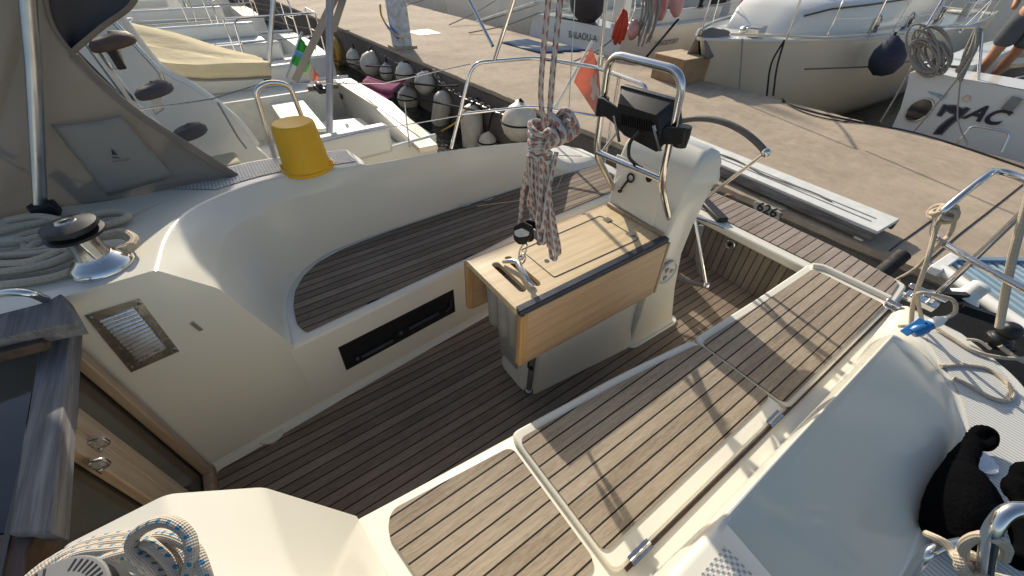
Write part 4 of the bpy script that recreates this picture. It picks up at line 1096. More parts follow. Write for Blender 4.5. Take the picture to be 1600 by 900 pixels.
# across the quay
B1, PB, hbB, szB = boat('moored_yacht', 'white sailing yacht lettered BALAOU-A on its stern', 7.45, 7.0, 1, 12, 3.9, .36, deck=GELG, boom=DGREY, teak=False, rake=-.35, cock=(.05, .30, .62), pushpit=False)
o_ = at(905, 64, 'x', 7.36)
def face_text(txt, size, u, v, u2, v2, x, mat, par, name, tilt=0.0, **k):
    a, b_ = at(u, v, 'x', x), at(u2, v2, 'x', x)
    t = text_mesh(txt, size, a, b_-a, V(tilt, 0, 1), **k); return t.build(name, mat, par)
face_text('BALAOU-A', .19, 888, 58, 966, 72, 7.33, INK, B1, 'stern_lettering', align='LEFT', tilt=-.05)
q = MB(); 
pa = V(8.6, 7.0-hbB(1.6/12)-.03, .06); t = text_mesh('SUNODYSSEY', .13, pa, V(-1, 0, 0) if 0 else V(1, .0, 0), V(0, 0, 1), .002); t.build('side_lettering', GUN, B1)
B2, PB2, hbB2, szB2 = boat('moored_yacht', 'white yacht with ribbed gangway hanging off its stern, left of the lettered one', 7.6, 12.0, 1, 12, 3.9, .45, deck=GELW, boom=BLUEC, teak=True)
boat('moored_yacht', 'yacht with pale canvas, farthest along the other side of the quay', 7.9, 16.8, 1, 12, 4, .5, boom=CREAM)
boat('moored_yacht', 'grey yacht at the top edge, beyond the quay post', 7.9, 21.4, 1, 12, 4, .5, hull=GELG, boom=DGREY)
boat('moored_yacht', 'dark covered yacht far along the other quay side', 8.0, 26.0, 1, 12, 4, .5, hull=GELG, boom=BLUEC, teak=True)
# beige motor sailer, bow to the quay
B3, PB3, hbB3, szB3 = boat('motor_sailer', 'beige hulled motor sailer with white cabin and round portholes, bow over the quay', 17.3, 3.2, -1, 10.7, 3.5, .50, hull=GELB, deck=GELW, pushpit=False, cat='boat', roof=False, bowz=.10, stripe=GELW, winches=False, cock=(.03, .15, .6), mast=False)
bx = 17.3-10.4
q = MB(); rows = []
for k, (x, w_, h) in enumerate(((8.2, .55, .02), (8.45, .62, .36), (8.9, .8, .46), (9.8, 1.02, .50), (11.5, 1.15, .54), (13.5, 1.15, .56))):
    rows.append([V(x, 3.2+s*w_*f, .56+h*g) for s, f, g in ((1, 1, 0), (1, .96, .85), (1, .85, 1), (1, .3, 1.06), (-1, .3, 1.06), (-1, .85, 1), (-1, .96, .85), (-1, 1, 0))])
q.grid(rows); q.build('cabin', GELW, B3, smooth=50)
q = MB(); q.tube([r[6]+V(0, -.015, .0) for r in rows[1:]], .014, 6); q.build('cabin_trim', DARKW, B3)
q = MB(); q.box((9.3, 3.2, 1.05), (.6, .6, .05)); q.build('deck_hatch', SMOKE, B3, bevel=.02)
for (u, v) in ((1368, 39), (1420, 34), (1470, 25)):
    hwid = 1.08
    for _ in range(6):
        c = at(u, v, 'y', 3.2-hwid); hwid = (.80+(c.x-8.9)*.244 if c.x < 9.8 else 1.02+(c.x-9.8)*.0765 if c.x < 11.5 else 1.15)*.985
    c = c-V(0, .035, 0)
    q = MB(); q.lathe([(.17, -.05), (.17, .02), (.145, .03), (.13, .015)], c+V(0, .03, 0), (0, -1, .15), 22); pt_ = q.build('porthole', BRUSH, B3)
    q = MB(); q.lathe([(.13, .016), (.001, .016)], c+V(0, .03, 0), (0, -1, .15), 22, cap=False); q.build('porthole_glass', DARKG, pt_)
# second upper cabin behind
q = MB(); q.box((14.8, 3.2, 1.35), (3.6, 2.3, .5)); q.build('wheelhouse', GELW, B3, bevel=.12)
for sx in (1228, 1355):
    a = at(sx, 64 if sx < 1300 else 60, 'y', 1.75); q = MB(); q.tube([a, V(a.x-.15, a.y, a.z+1.2)], .013, 8); q.build('stanchion', STEEL, B3)
q = MB(); q.tube([V(7.1, 3.0, .66), V(8.3, 2.1, .64), V(10.5, 1.55, .62), V(13, 1.45, .62)], .02, 8); q.build('gunwale_rail', GELB, B3)
q = MB(); q.tube([at(1258, 108, 'y', 1.62), at(1370, 104, 'y', 1.5), at(1420, 96, 'y', 1.45)], .012, 8); q.build('hull_moulding', DARKW, B3)
# canvas wrapped anchor on the bow
a = at(1112, 60, 'y', 3.2); q = MB(); rows = []
for i_ in range(9):
    t = i_/8; r_ = []
    for k in range(9):
        f = k/8-.5; r_.append(a+V(-.30+.62*t, f*.34*(1-.3*t), .12*(1-4*f*f*.8)-.30*abs(f)**1.5*2*(.6+.6*math.sin(3*t+1))+.03*math.sin(5*t+7*f)))
    rows.append(r_)
q.grid(rows); q.build('bow_canvas', CANV, B3, smooth=180, solid=.02)
a = at(1095, 55, 'y', 3.2); q = MB(); q.tube([a, a+V(-.02, .0, .9)], .013, 8); q.tube(rounded([a+V(0, 0, .9), a+V(.5, .35, .92), a+V(1.2, .9, .92)], .1), .013, 8); q.build('pulpit', STEEL, B3)
q = MB(); q.ball((7.75, 3.1, .66), .12, 8, (1, 1, .6)); q.bar((7.55, 2.9, .66), (8.0, 3.0, .66), .2, .14); q.build('anchor_winch', BRUSH, B3, bevel=.02)

# stern boat with the large 7
XS = 7.55
B4 = thing('moored_yacht', 'white yacht lettered 7AC with an oval stern port and coiled ropes on its rail', 'yacht', (XS, -1.3, WZ))
def sterny(z): return .55+.16*(z)      # left edge of the stern
st_pts = [at(u, v, 'x', XS) for u, v in ((1403, 196), (1402, 170), (1406, 145), (1413, 122), (1422, 113), (1500, 128), (1600, 152))]
yl = st_pts[0].y
q = MB()
sec = [V(XS, .42, -1.2), V(XS, .46, -.25), V(XS, .52, .10), V(XS, .60, .35), V(XS, .66, .50), V(XS, .55, .545), V(XS, -.1, .53), V(XS, -1.3, .52)]
sec = sec+[V(XS, -2.6-p.y, p.z) for p in sec[::-1][1:]]
rows = [sec, [V(XS+3, -1.3+(p.y+1.3)*1.06, p.z) for p in sec], [V(XS+7, -1.3+(p.y+1.3)*.9, p.z+.05) for p in sec], [V(XS+11, -1.3+(p.y+1.3)*.05, p.z+.2) for p in sec]]
r0_ = [V(p.x+(.10*(p.z)), p.y, p.z) for p in sec]
q.add(r0_, [list(range(len(r0_)))])
q.build('transom', GELW, B4)
q = MB(); rows[0] = r0_
half = sec[:5]; 
q.grid([r[:6] for r in rows]); q.grid([r[-6:] for r in rows]); q.build('hull', GELW, B4)
q = MB(); q.add([V(XS+.06, .6, .535), V(XS+.5, .62, .56), V(XS+.5, -3.2, .56), V(XS+.06, -3.2, .535)], [(0, 1, 2, 3)]); q.add([V(XS+.5, .7, .56), V(XS+10, .4, .6), V(XS+10, .0, .6), V(XS+.5, .25, .60)], [(0, 1, 2, 3)]); q.build('deck', GELW, B4)
q = MB(); q.box((XS+3, -1.3, .22), (5, 3.0, .02)); q.build('cockpit_sole', TEAK, B4)
q = MB(); q.box((XS+2.2, .22, .42), (3.4, .10, .40)); q.box((XS+5.5, -1.3, .7), (.1, 3.0, 1.0)); q.build('cockpit_side', GELW, B4, bevel=.02)
q = MB(); q.bar(at(1560, 100, 'z', .45), at(1700, 90, 'z', .45), .3, .06); q.build('cockpit_bench', OAK, B4, bevel=.01)
def s7(u, v, off=.012):
    p = at(u, v, 'x', XS); 
    for _ in range(4): p = at(u, v, 'x', XS+.10*p.z-off)
    return p
c = s7(1436, 171, .01); q = MB(); cpts = [s7(1436+22*math.cos(t)-4*math.sin(t), 172+17*math.sin(t)-6*math.cos(t)) for t in [2*math.pi*k/28 for k in range(28)]]
q.prism(cpts, (.006, 0, 0)); q.build('stern_port', DARKG, B4)
q = MB(); q.tube([p+V(-.002, 0, 0) for p in cpts], .012, 6, closed=True); q.build('port_rim', BRUSH, B4)
# the 7: drawn from its outline
def from_crop(pts): return [s7(1430+x/9, 130+y/9) for x, y in pts]
seven = [(408, 300), (440, 322), (500, 322), (560, 322), (618, 350), (655, 372), (690, 358), (716, 352), (765, 352), (640, 470), (520, 555), (430, 640), (368, 712), (262, 712), (340, 620), (440, 535), (540, 470), (575, 432), (520, 420), (470, 390), (440, 372), (405, 400), (360, 460), (312, 458)]
def bigger(poly, k):
    n = len(poly); o = []
    for i in range(n):
        (x0, y0), (x1, y1) = poly[i-1], poly[(i+1) % n]
        dx, dy = x1-x0, y1-y0; l = math.hypot(dx, dy) or 1
        o.append((poly[i][0]+dy/l*k, poly[i][1]-dx/l*k))
    return o
q = MB(); q.prism(from_crop(seven), (.004, 0, 0)); q.build('stern_numeral', NAVY, B4)
q = MB(); ol_ = from_crop(bigger(seven, 12)); q.tube([p for p in ol_], .0045, 4, closed=True); q.build('numeral_outline', NAVY, B4)
a, b_ = s7(1506, 186), s7(1560, 193)
t = text_mesh('AC', .235, s7(1505, 184), s7(1560, 196)-s7(1505, 184), V(.1, 0, 1), .003, shear=.30, bold=.008, align='LEFT'); t.build('stern_lettering', NAVY, B4)
c = s7(1510, 154); q = MB(); q.lathe([(.035, 0), (.03, .01), (.014, .012)], c, (-1, 0, 0), 16); q.build('exhaust_outlet', BRUSH, B4)
q = MB(); q.prism([s7(1448, 142), s7(1470, 147), s7(1476, 152), s7(1455, 148)], (.004, 0, 0)); q.prism([s7(1462, 150), s7(1482, 146), s7(1472, 157)], (.004, 0, 0)); q.build('stern_emblem', LBLUE, B4)
q = MB(); q.bar(s7(1572, 172, .03), s7(1590, 152, .03), .10, .03, up=(1, 0, 0)); q.build('step_plate', GREYP, B4, bevel=.005)
q = MB(); q.tube(rounded([at(1488, 232, 'x', 7.25), at(1518, 196, 'x', 7.30), at(1580, 206, 'x', 7.30), at(1564, 238, 'x', 7.25)], .06, 6), .014, 10); q.build('ladder_hoop', STEEL, B4)
q = MB(); q.tube(rounded([at(1418, 118, 'x', 7.7), at(1450, 42, 'x', 7.7), at(1536, 42, 'x', 7.7), at(1528, 125, 'x', 7.7)], .08, 6), .015, 10); q.build('stern_rail', STEEL, B4)
q = MB(); q.tube(rounded([at(1570, 140, 'x', 8.3), at(1582, 124, 'x', 8.3), at(1640, 110, 'x', 8.3)], .06, 6), .016, 10); q.build('stern_rail', STEEL, B4)
q = MB(); q.tube([at(1445, 45, 'x', 7.7), at(1490, -30, 'x', 7.9)], .014, 8); q.tube([at(1500, 50, 'x', 7.7), at(1570, -20, 'x', 8.0)], .011, 8); q.build('backstay', STEEL, B4)
q = MB(); q.box((XS+9.5, -1.3, .8), (8, 2.2, .5)); q.build('coachroof', GELW, B4, bevel=.1)
# boats behind on the right to the horizon
boat('moored_yacht', 'white hulled yacht behind the yacht lettered 7AC', 20, -5.5, 1, 12, 4, .6, boom=BLUEC)
boat('moored_yacht', 'pale yacht beside the blue awning far right', 9.0, -6.6, 1, 12, 4, .6, boom=CREAM)
boat('moored_yacht', 'white yacht lying in the far basin behind the motor sailer', 22, 3.0, 1, 12, 4.2, .6, boom=BLUEC)
boat('moored_yacht', 'grey hulled yacht in the far basin behind the lettered stern', 22, 8.5, 1, 13, 4.2, .6, boom=DGREY, hull=GELG)
boat('moored_yacht', 'cream yacht with tan cover in the far basin', 22, 14, 1, 13, 4.2, .6, boom=CREAM)
boat('moored_yacht', 'white yacht with blue cover farthest in the basin', 22, 20, 1, 13, 4.2, .6, boom=BLUEC)
q = MB(); q.box((60, 10, -.2), (40, 160, 1.6)); tag(q.build('far_quay', QUAY), 'far quay closing the harbour basin', 'quay', kind='structure')
q = MB(); q.box((-10, 75, -.2), (160, 40, 1.6)); tag(q.build('far_quay', QUAY), 'far quay at the end of the harbour', 'quay', kind='structure')
# ================================================================ LOOSE THINGS ON THE YACHT
# yellow bucket upside down
bc = V(.262, 1.075, .885)
BK = thing('bucket', 'yellow plastic bucket turned upside down on the coaming', 'bucket', bc)
BC = at(482, 264, 'z', .885)
BK.location = BC
ax = (0, 0, 1)
q = MB(); q.lathe([(.114, .0), (.118, .003), (.118, .016), (.109, .02), (.106, .04), (.094, .205), (.091, .222), (.084, .228), (.03, .226), (.001, .226)], BC, ax, 40, cap=False); q.build('bucket_body', YEL, BK)
q = MB(); q.tube([BC+V(.122*math.cos(t), .122*math.sin(t), .012+.02*abs(math.sin(t))) for t in [math.pi*k/20-.4 for k in range(21)]], .0025, 6); q.build('bucket_handle', BRUSH, BK)
for k in (0, 1):
    d = V(math.cos(-.4+math.pi*k), math.sin(-.4+math.pi*k), 0); q = MB(); q.box(BC+d*.113+V(0, 0, .02), (.02, .02, .03)); q.build('handle_lug', YEL, BK, bevel=.004)

# mainsheet with block hanging above the table
mx = V(.745, -.03, 0)
def mp(u, v): return at(u, v, 'x', .76)
MS = thing('mainsheet_tackle', 'red flecked mainsheet gathered in a hitched bundle hanging over the table', 'rope', mp(823, 430))
q = MB(); q.tube(spline([mp(852, 205), mp(845, 150), mp(851, 60), mp(863, -60)], 8), .0078, 10); q.tube(spline([mp(857, 205), mp(862, 130), mp(869, 60), mp(882, -60)], 8), .0078, 10); q.build('hauling_part', ROPER, MS)
K = mp(846, 222)
q = MB()
for k in range(6):
    z0_ = mp(846, 200+k*9)
    q.tube([z0_+V(.026*math.cos(t)-.006, .034*math.sin(t), .010*math.sin(t+k)) for t in [2*math.pi*i/18 for i in range(18)]], .0092, 9, closed=True)
q.build('wrapping_turn', ROPER, MS)
q = MB(); rn = random.Random(5)
kc = mp(870, 208)
for k in range(9):
    cx = mp(852+rn.uniform(0, 6), 212+rn.uniform(-10, 8)); ex_ = mp(884+rn.uniform(-10, 5), 204+rn.uniform(-14, 12)); o_ = V(rn.uniform(-.035, .035), 0, 0)
    m1 = cx.lerp(ex_, .5)+V(0, 0, .030+rn.uniform(-.015, .015))+o_; m2 = cx.lerp(ex_, .5)-V(0, 0, .026+rn.uniform(-.015, .015))+o_
    q.tube(spline([cx, m1, ex_+o_, m2], 7, closed=True), .0088, 9, closed=True)
q.build('hitch_coil', ROPER, MS)
q = MB()
low = [(818, 330, 8), (828, 345, 4), (838, 340, 0), (846, 362, 3), (852, 376, -4), (856, 386, 2), (862, 398, 5), (866, 402, -2), (836, 318, 8), (858, 352, -10)]
for k, (u, v, dx) in enumerate(low):
    o_ = V(.004*dx, 0, 0); a0_ = mp(829+k*3.0, 240)+o_*.6; b0_ = mp(833+k*3.0, 240)-o_*.6
    tip = mp(u, v)+o_
    m_a = a0_.lerp(tip, .5)+V(rn.uniform(-.01, .01), .008, 0); m_b = b0_.lerp(tip, .5)+V(rn.uniform(-.01, .01), -.010, 0)
    sd = (a0_-b0_); 
    q.tube(spline([a0_, m_a, tip+V(0, .013, .022), tip, tip+V(0, -.015, .022), m_b, b0_], 7), .0072, 9)
q.build('rope_bundle', ROPER, MS)
q = MB(); q.tube(spline([mp(812, 352), mp(818, 290), mp(832, 240)], 8), .0075, 8); q.build('fall_part', ROPER, MS)
bl = mp(822, 366)
def flatpoly(pts, x, th): return [V(x, p.y, p.z) for p in [mp(*k) for k in pts]]
for dx in (-.018, .012):
    q = MB(); q.prism(outline(flatpoly([(808, 352), (822, 344), (838, 352), (836, 366), (826, 380), (816, 380), (808, 372)], .76+dx, 0), .012), (.007, 0, 0)); ck = q.build('block_cheek', BLACK, MS, bevel=.002)
q = MB(); q.lathe([(.018, -.016), (.013, 0), (.018, .016)], bl+V(.003, 0, .008), (1, 0, 0), 20); q.build('block_sheave', GUN, MS)
q = MB(); q.prism(outline(flatpoly([(811, 358), (822, 354), (834, 360), (832, 366), (818, 368), (811, 364)], .738, 0), .008), (.004, 0, 0)); q.lathe([(.006, -.004), (.005, 0)], V(.738, bl.y, bl.z+.006), (-1, 0, 0), 10); q.build('cheek_plate', WGRIP, MS)
q = MB(); q.prism(flatpoly([(836, 356), (850, 366), (852, 374), (846, 378), (838, 372)], .75, 0), (.015, 0, 0)); q.lathe([(.010, 0), (.010, .02), (.007, .022)], mp(843, 374), (0, 0, -1), 12); q.build('cam_cleat', GREYP, MS, bevel=.002)
def ring(q, pts, r): q.tube(spline(pts, 6, closed=True), r, 8, closed=True)
q = MB(); ring(q, [mp(819, 381), mp(812, 392), mp(811, 402), mp(816, 405), mp(820, 396), mp(824, 384)], .0035); ring(q, [V(p.x+.01, p.y, p.z) for p in (mp(813, 398), mp(809, 408), mp(813, 413), mp(818, 405))], .0035); q.ball(mp(813, 402), .010, 8); q.build('snap_shackle', STEEL, MS)
# chrome strop lying through the table slot
q = MB(); tz = TT+.012
q.tube(spline([at(786, 409, 'z', tz), at(797, 408, 'z', tz+.012), at(808, 410, 'z', tz+.02), at(815, 421, 'z', tz+.02), at(824, 436, 'z', tz+.012), at(834, 447, 'z', tz-.006)], 8), lambda t: .0085+.003*math.sin(math.pi*t), 12); q.build('table_bail', STEEL, tb)

# rope pile on the left, behind the chrome winch
RP = thing('rope_pile', 'heap of worn beige rope lying beside the chrome winch under the canvas hood', 'rope', at(90, 410, 'z', .93))
q = MB(); rn = random.Random(11)
strands = [[(-80, 440), (20, 432), (90, 420), (140, 398)], [(-80, 452), (30, 442), (100, 428), (150, 402)], [(-80, 425), (10, 424), (80, 410), (128, 388)], [(-80, 410), (20, 412), (70, 402), (122, 378)],
           [(-60, 395), (15, 404), (40, 388), (30, 372), (60, 362), (120, 350), (160, 336), (196, 334), (190, 345), (120, 362), (60, 378), (35, 398)],
           [(10, 345), (60, 338), (110, 345), (150, 335), (185, 331), (200, 338), (170, 350), (110, 358)], [(150, 372), (185, 368), (205, 375), (200, 386), (170, 392)], [(160, 368), (190, 362), (210, 372), (206, 384)],
           [(-60, 372), (0, 362), (40, 352), (90, 342)], [(-60, 384), (20, 380), (70, 368), (110, 362)], [(25, 396), (60, 392), (100, 386), (125, 382)], [(-40, 402), (40, 398), (90, 392), (130, 384)], [(0, 432), (60, 415), (110, 398), (135, 386)]]
for k, st_ in enumerate(strands):
    q.tube(spline([at(u, v, 'z', .965+.012*(k % 4)) for u, v in st_], 7), .012, 9)
q.build('rope', ROPEB, RP)
tag(wire('rope_tail', [at(190, 344, 'z', .95), at(240, 325, 'z', .93), at(280, 306, 'z', .91), at(284, 300, 'z', .905), at(270, 299, 'z', .91)], .008, ROPEB, None), 'single beige rope leading aft over the ribbed deck from the heap', 'rope')
# blue flecked rope at the near winch
CO = thing('rope_coil', 'cream rope with blue flecks looped round the near winch', 'rope', at(230, 870, 'z', .97))
q = MB()
cw_ = at(205, 1005, 'z', .955)
for k, (r_, z_) in enumerate(((.068, .985), (.082, .985), (.096, .985), (.076, 1.003), (.090, 1.003))):
    pass
for k, st_ in enumerate(([(30, 920), (70, 885), (130, 852), (190, 838), (222, 842), (240, 865)], [(40, 915), (100, 870), (160, 851), (205, 848), (228, 860)], [(60, 905), (120, 868), (170, 860), (205, 858), (220, 870)], [(150, 880), (185, 868), (215, 866), (250, 900)])):
    q.tube(spline([at(u, v, 'z', .978+.014*k) for u, v in st_], 8), .0088, 12)
q.tube(spline([at(u, v, 'z', z_) for u, v, z_ in ((270, 925, 1.0), (245, 900, 1.01), (222, 878, 1.02), (207, 858, 1.03), (210, 838, 1.045), (230, 822, 1.06), (256, 814, 1.07), (280, 822, 1.07), (296, 840, 1.06), (300, 865, 1.05), (296, 890, 1.03), (285, 925, 1.0))], 8), .0092, 12)
q.tube(spline([at(u, v, 'z', z_) for u, v, z_ in ((290, 930, 1.0), (270, 885, 1.03), (250, 862, 1.035), (232, 850, 1.03), (220, 856, 1.02))], 8), .0092, 12)
q.tube(spline([at(u, v, 'z', z_) for u, v, z_ in ((330, 930, 1.0), (318, 890, 1.03), (305, 860, 1.04), (285, 846, 1.04), (262, 838, 1.035), (246, 838, 1.02))], 8), .0092, 12)
q.tube(spline([at(u, v, 'z', z_) for u, v, z_ in ((305, 930, .99), (300, 900, 1.0), (282, 865, 1.01), (262, 850, 1.01))], 8), .0092, 12)
q.build('rope', ROPEBL, CO)

# flag on its staff at the stern
FL = thing('ensign', 'faded red flag with white cross hanging from a slanting staff at the stern', 'flag', at(868, 166, 'x', 2.35))
s0, s1 = at(866, 170, 'x', 2.32), at(926, 64, 'x', 2.62)
q = MB(); q.tube([s0, s1], .011, 10); q.lathe([(.016, 0), (.018, .02), (.013, .05)], s0, s1-s0, 12); q.build('flag_staff', WPAINT, FL)
fx_ = lambda u, v, k: at(u, v, 'x', 2.5+k)
cols = []
TOPP = spline([V(895, 128, 0), V(908, 100, 0), V(922, 74, 0), V(931, 100, 0), V(934, 118, 0)], 5)
FA = [(924, 74), (918, 86), (911, 98), (904, 110), (897, 128)]          # hoist edge along the staff
FB = [(931, 92), (929, 108), (925, 126), (920, 142), (912, 150)]
FC = [(936, 112), (937, 130), (938, 148), (936, 166), (930, 178)]
g = []
for i in range(5):
    pts = spline([fx_(*FA[i], .02), fx_(*FB[i], .10+.02*i), fx_(*FC[i], .06)], 5); g.append(pts)
gg = [spline([r[j] for r in g], 4) for j in range(len(g[0]))]
m = SWR
q = MB(); q.grid(gg); fl_ = q.build('flag_cloth', SWR, FL, smooth=180, solid=.002)
def fcell(s, t, off): 
    i = s*(len(gg)-1); j = t*(len(gg[0])-1); a, b_ = int(i), int(j); a = min(a, len(gg)-2); b_ = min(b_, len(gg[0])-2)
    p = gg[a][b_].lerp(gg[a+1][b_], i-a).lerp(gg[a][b_+1].lerp(gg[a+1][b_+1], i-a), j-b_); return p+V(off, 0, 0)
q = MB()
for s0_, s1_, t0_, t1_ in ((.45, .98, .40, .60), (.62, .80, .22, .78)):
    q.grid([[fcell(s0_+(s1_-s0_)*i/8, t0_+(t1_-t0_)*j/6, -.006) for j in range(7)] for i in range(9)])
    q.grid([[fcell(s0_+(s1_-s0_)*i/8, t0_+(t1_-t0_)*j/6, .006) for j in range(7)] for i in range(9)])
q.build('white_cross', SWW, FL, smooth=180)

# shore power plug and lead
PW = thing('power_lead', 'grey shore power cable with blue plug lying over the right side deck', 'cable', at(1440, 515, 'z', .55))
q = MB(); a, b_ = at(1425, 520, 'z', .60), at(1470, 500, 'z', .66); dr = (b_-a).normalized()
q.lathe([(.020, 0), (.024, .012), (.024, .045), (.020, .05), (.020, .066), (.017, .07)], a, dr, 20); q.build('plug_body', BLUEP, PW)
q = MB(); q.lathe([(.018, .066), (.020, .075), (.020, .095), (.012, .112), (.009, .12)], a, dr, 18); q.build('plug_collar', GREYP if 0 else WPAINT, PW)
q = MB(); q.bar(a-dr*.02+V(0, .01, 0), a+dr*.05+V(0, .02, .022), .03, .012); q.build('plug_flap', BLUEP, PW, bevel=.003)
q = MB(); e = a+dr*.115
q.tube(spline([e, at(1492, 488, 'z', .66), at(1490, 470, 'z', .68), at(1465, 462, 'z', .70), at(1436, 458, 'z', .72), at(1434, 470, 'z', .66), at(1440, 505, 'z', .53), at(1425, 508, 'z', .52), at(1405, 510, 'z', .51)], 7), .0075, 9)
q.tube(spline([at(u, v, 'z', .512) for u, v in ((1462, 512), (1490, 530), (1520, 548), (1560, 558), (1600, 560), (1680, 555))], 7), .0075, 9)
q.tube(spline([at(u, v, 'z', .512) for u, v in ((1470, 572), (1500, 570), (1540, 575), (1570, 595), (1582, 615), (1572, 626), (1545, 620), (1510, 600), (1490, 590)) ], 7), .0075, 9)
q.build('cable', ROPEB, PW)

# mooring ropes at right rail
MR = thing('mooring_rope', 'beige mooring rope knotted round the curved end of the right stern rail', 'rope', at(1478, 335, 'z', .97))
kp = at(1476, 332, 'z', .98); q = MB(); rn = random.Random(2)
for k in range(5):
    c = kp+V(rn.uniform(-.012, .012), rn.uniform(-.022, .022), rn.uniform(-.012, .012)); n_ = V(rn.uniform(-1, 1), rn.uniform(-1, 1), rn.uniform(-.5, .5)).normalized(); x_ = n_.orthogonal(); y_ = n_.cross(x_)
    q.tube([c+x_*.019*math.cos(t)+y_*.022*math.sin(t) for t in [2*math.pi*i/16 for i in range(16)]], .0085, 8, closed=True)
q.tube(spline([kp, at(1462, 360, 'z', .90), at(1448, 410, 'z', .80), at(1428, 470, 'z', .62), at(1423, 512, 'z', .51)], 7), .0085, 9)
q.tube(spline([kp, at(1490, 345, 'z', .93), at(1482, 368, 'z', .86), at(1462, 388, 'z', .80), at(1430, 420, 'x', 2.7), at(1400, 437, 'x', 3.3)], 7), .0085, 9)
q.build('rope', ROPEB, MR)
ML = thing('mooring_rope', 'pale mooring line running down to a black snubber at the right edge', 'rope', at(1565, 520, 'z', .52))
q = MB(); q.tube(spline([at(1561, 512, 'z', .60), at(1567, 480, 'z', .68), at(1585, 390, 'z', .92), at(1625, 250, 'z', 1.2)], 7), .013, 10); q.build('rope', ROPEB, ML)
q = MB(); c = at(1561, 530, 'z', .53); q.lathe([(.025, -.03), (.042, -.02), (.044, .01), (.03, .02), (.03, .035), (.04, .04), (.036, .07), (.02, .085)], c, (0, 0, 1), 16); q.tube([c+V(-.05, .02, -.025), c+V(.03, -.06, -.025)], .014, 8); q.build('snubber', BLACK, ML, bevel=.006)
q = MB(); q.tube(spline([at(1562, 540, 'z', .53), at(1572, 548, 'z', .52), at(1600, 565, 'z', .51), at(1680, 590, 'z', .5)], 6), .009, 8); q.tube(spline([at(1510, 530, 'z', .51), at(1530, 533, 'z', .52), at(1548, 546, 'z', .51)], 6), .006, 8); q.build('rope_tail', ROPEB, ML)
q = MB(); a = at(1438, 470, 'z', .52); q.box(a, (.06, .12, .03)); q.tube([a+V(0, -.07, .05), a+V(0, .07, .05)], .012, 8); q.box(a+V(0, -.03, .02), (.03, .02, .05)); q.box(a+V(0, .03, .02), (.03, .02, .05)); q.build('deck_cleat', STEEL, YA, bevel=.006)
# black fleece heap (fender cover) and rope on the foreground hoop
q = MB()
def fz(uvz): return [at(u, v, 'z', z) for u, v, z in uvz]
q.tube(spline(fz([(1516, 688, .55), (1530, 672, .56), (1548, 676, .56), (1550, 690, .55), (1538, 698, .55), (1520, 692, .55)]), 8, closed=True), .017, 14, closed=True)
q.tube(spline(fz([(1522, 690, .55), (1512, 706, .555), (1503, 722, .56), (1500, 742, .57)]), 6), lambda t: .022+.018*t, 16)
for pts, r in (([(1503, 735, .56), (1492, 770, .57), (1478, 805, .57), (1462, 835, .56)], .045), ([(1505, 740, .57), (1508, 775, .58), (1500, 815, .58), (1490, 850, .57)], .050), ([(1512, 745, .56), (1528, 770, .57), (1536, 800, .57), (1540, 840, .56)], .036), ([(1515, 760, .58), (1522, 800, .59), (1525, 840, .57)], .04)):
    q.tube(spline(fz(pts), 6), lambda t: r*(.7+.5*math.sin(math.pi*min(1, t*.8+.15))), 18)
fb = q.build('fender_cover', FLUFF, None, smooth=180)
mo = fb.modifiers.new('re', 'REMESH'); mo.mode = 'VOXEL'; mo.voxel_size = .006; mo.use_smooth_shade = True
mo = fb.modifiers.new('sm', 'SMOOTH'); mo.factor = .7; mo.iterations = 6
tx_ = bpy.data.textures.new('fluff', 'CLOUDS'); tx_.noise_scale = .006
mo = fb.modifiers.new('d', 'DISPLACE'); mo.texture = tx_; mo.strength = .007; mo.mid_level = .5
tag(fb, 'limp black fleece fender cover heaped on the right side deck', 'fender cover')
fb2 = MB(); 
fb2.tube(spline([at(u, v, 'z', .6) for u, v in ((1612, 735), (1592, 745), (1588, 765), (1600, 800), (1600, 850), (1590, 880))], 6), lambda t: .025+.006*math.sin(t*20), 14)
o = fb2.build('fender_cover', FLUFF, None); tag(o, 'rolled black fleece at the right picture edge behind the steel hoop', 'fender cover')
mo = o.modifiers.new('sub', 'SUBSURF'); mo.levels = 1; mo.render_levels = 1
mo = o.modifiers.new('d', 'DISPLACE'); mo.texture = tx_; mo.strength = .006
q = MB(); q.lathe([(.045, 0), (.045, .004), (.02, .006), (.001, .006)], at(1530, 720, 'z', .515), (0, 0, 1), 24, cap=False); q.build('deck_filler', STEEL, YA)
RO = thing('hitched_line', 'beige line hitched round the steel hoop in the lower right corner', 'rope', at(1560, 850, 'z', .85))
q = MB(); hp_ = at(1552, 850, 'z', .88)
q.tube(spline([at(1505, 870, 'z', .80), at(1508, 850, 'z', .86), at(1530, 838, 'z', .91), at(1556, 842, 'z', .94), at(1572, 856, 'z', .90), at(1568, 872, 'z', .86)], 8), .0095, 10)
q.tube(spline([at(1448, 835, 'z', .70), at(1478, 850, 'z', .74), at(1498, 875, 'z', .78), at(1515, 885, 'z', .80)], 8), .0095, 10)
for k in range(3): q.tube([at(1510+5*k, 880+3*k, 'z', .80)+V(.018*math.cos(t), .018*math.sin(t), .012*math.sin(t+k)) for t in [2*math.pi*i/14 for i in range(14)]], .0085, 8, closed=True)
q.tube(spline([at(1515, 885, 'z', .79), at(1535, 895, 'z', .76), at(1570, 905, 'z', .74), at(1640, 920, 'z', .72)], 6), .009, 8)
q.build('rope', ROPEB, RO)
tag(wire('thin_line', [at(745, 322, 'z', .47), at(790, 316, 'z', .465), at(840, 310, 'z', .465), at(870, 296, 'z', .465), at(880, 270, 'z', .52)], .003, ROPEB, None), 'thin tan line lying over the far teak seat', 'rope')

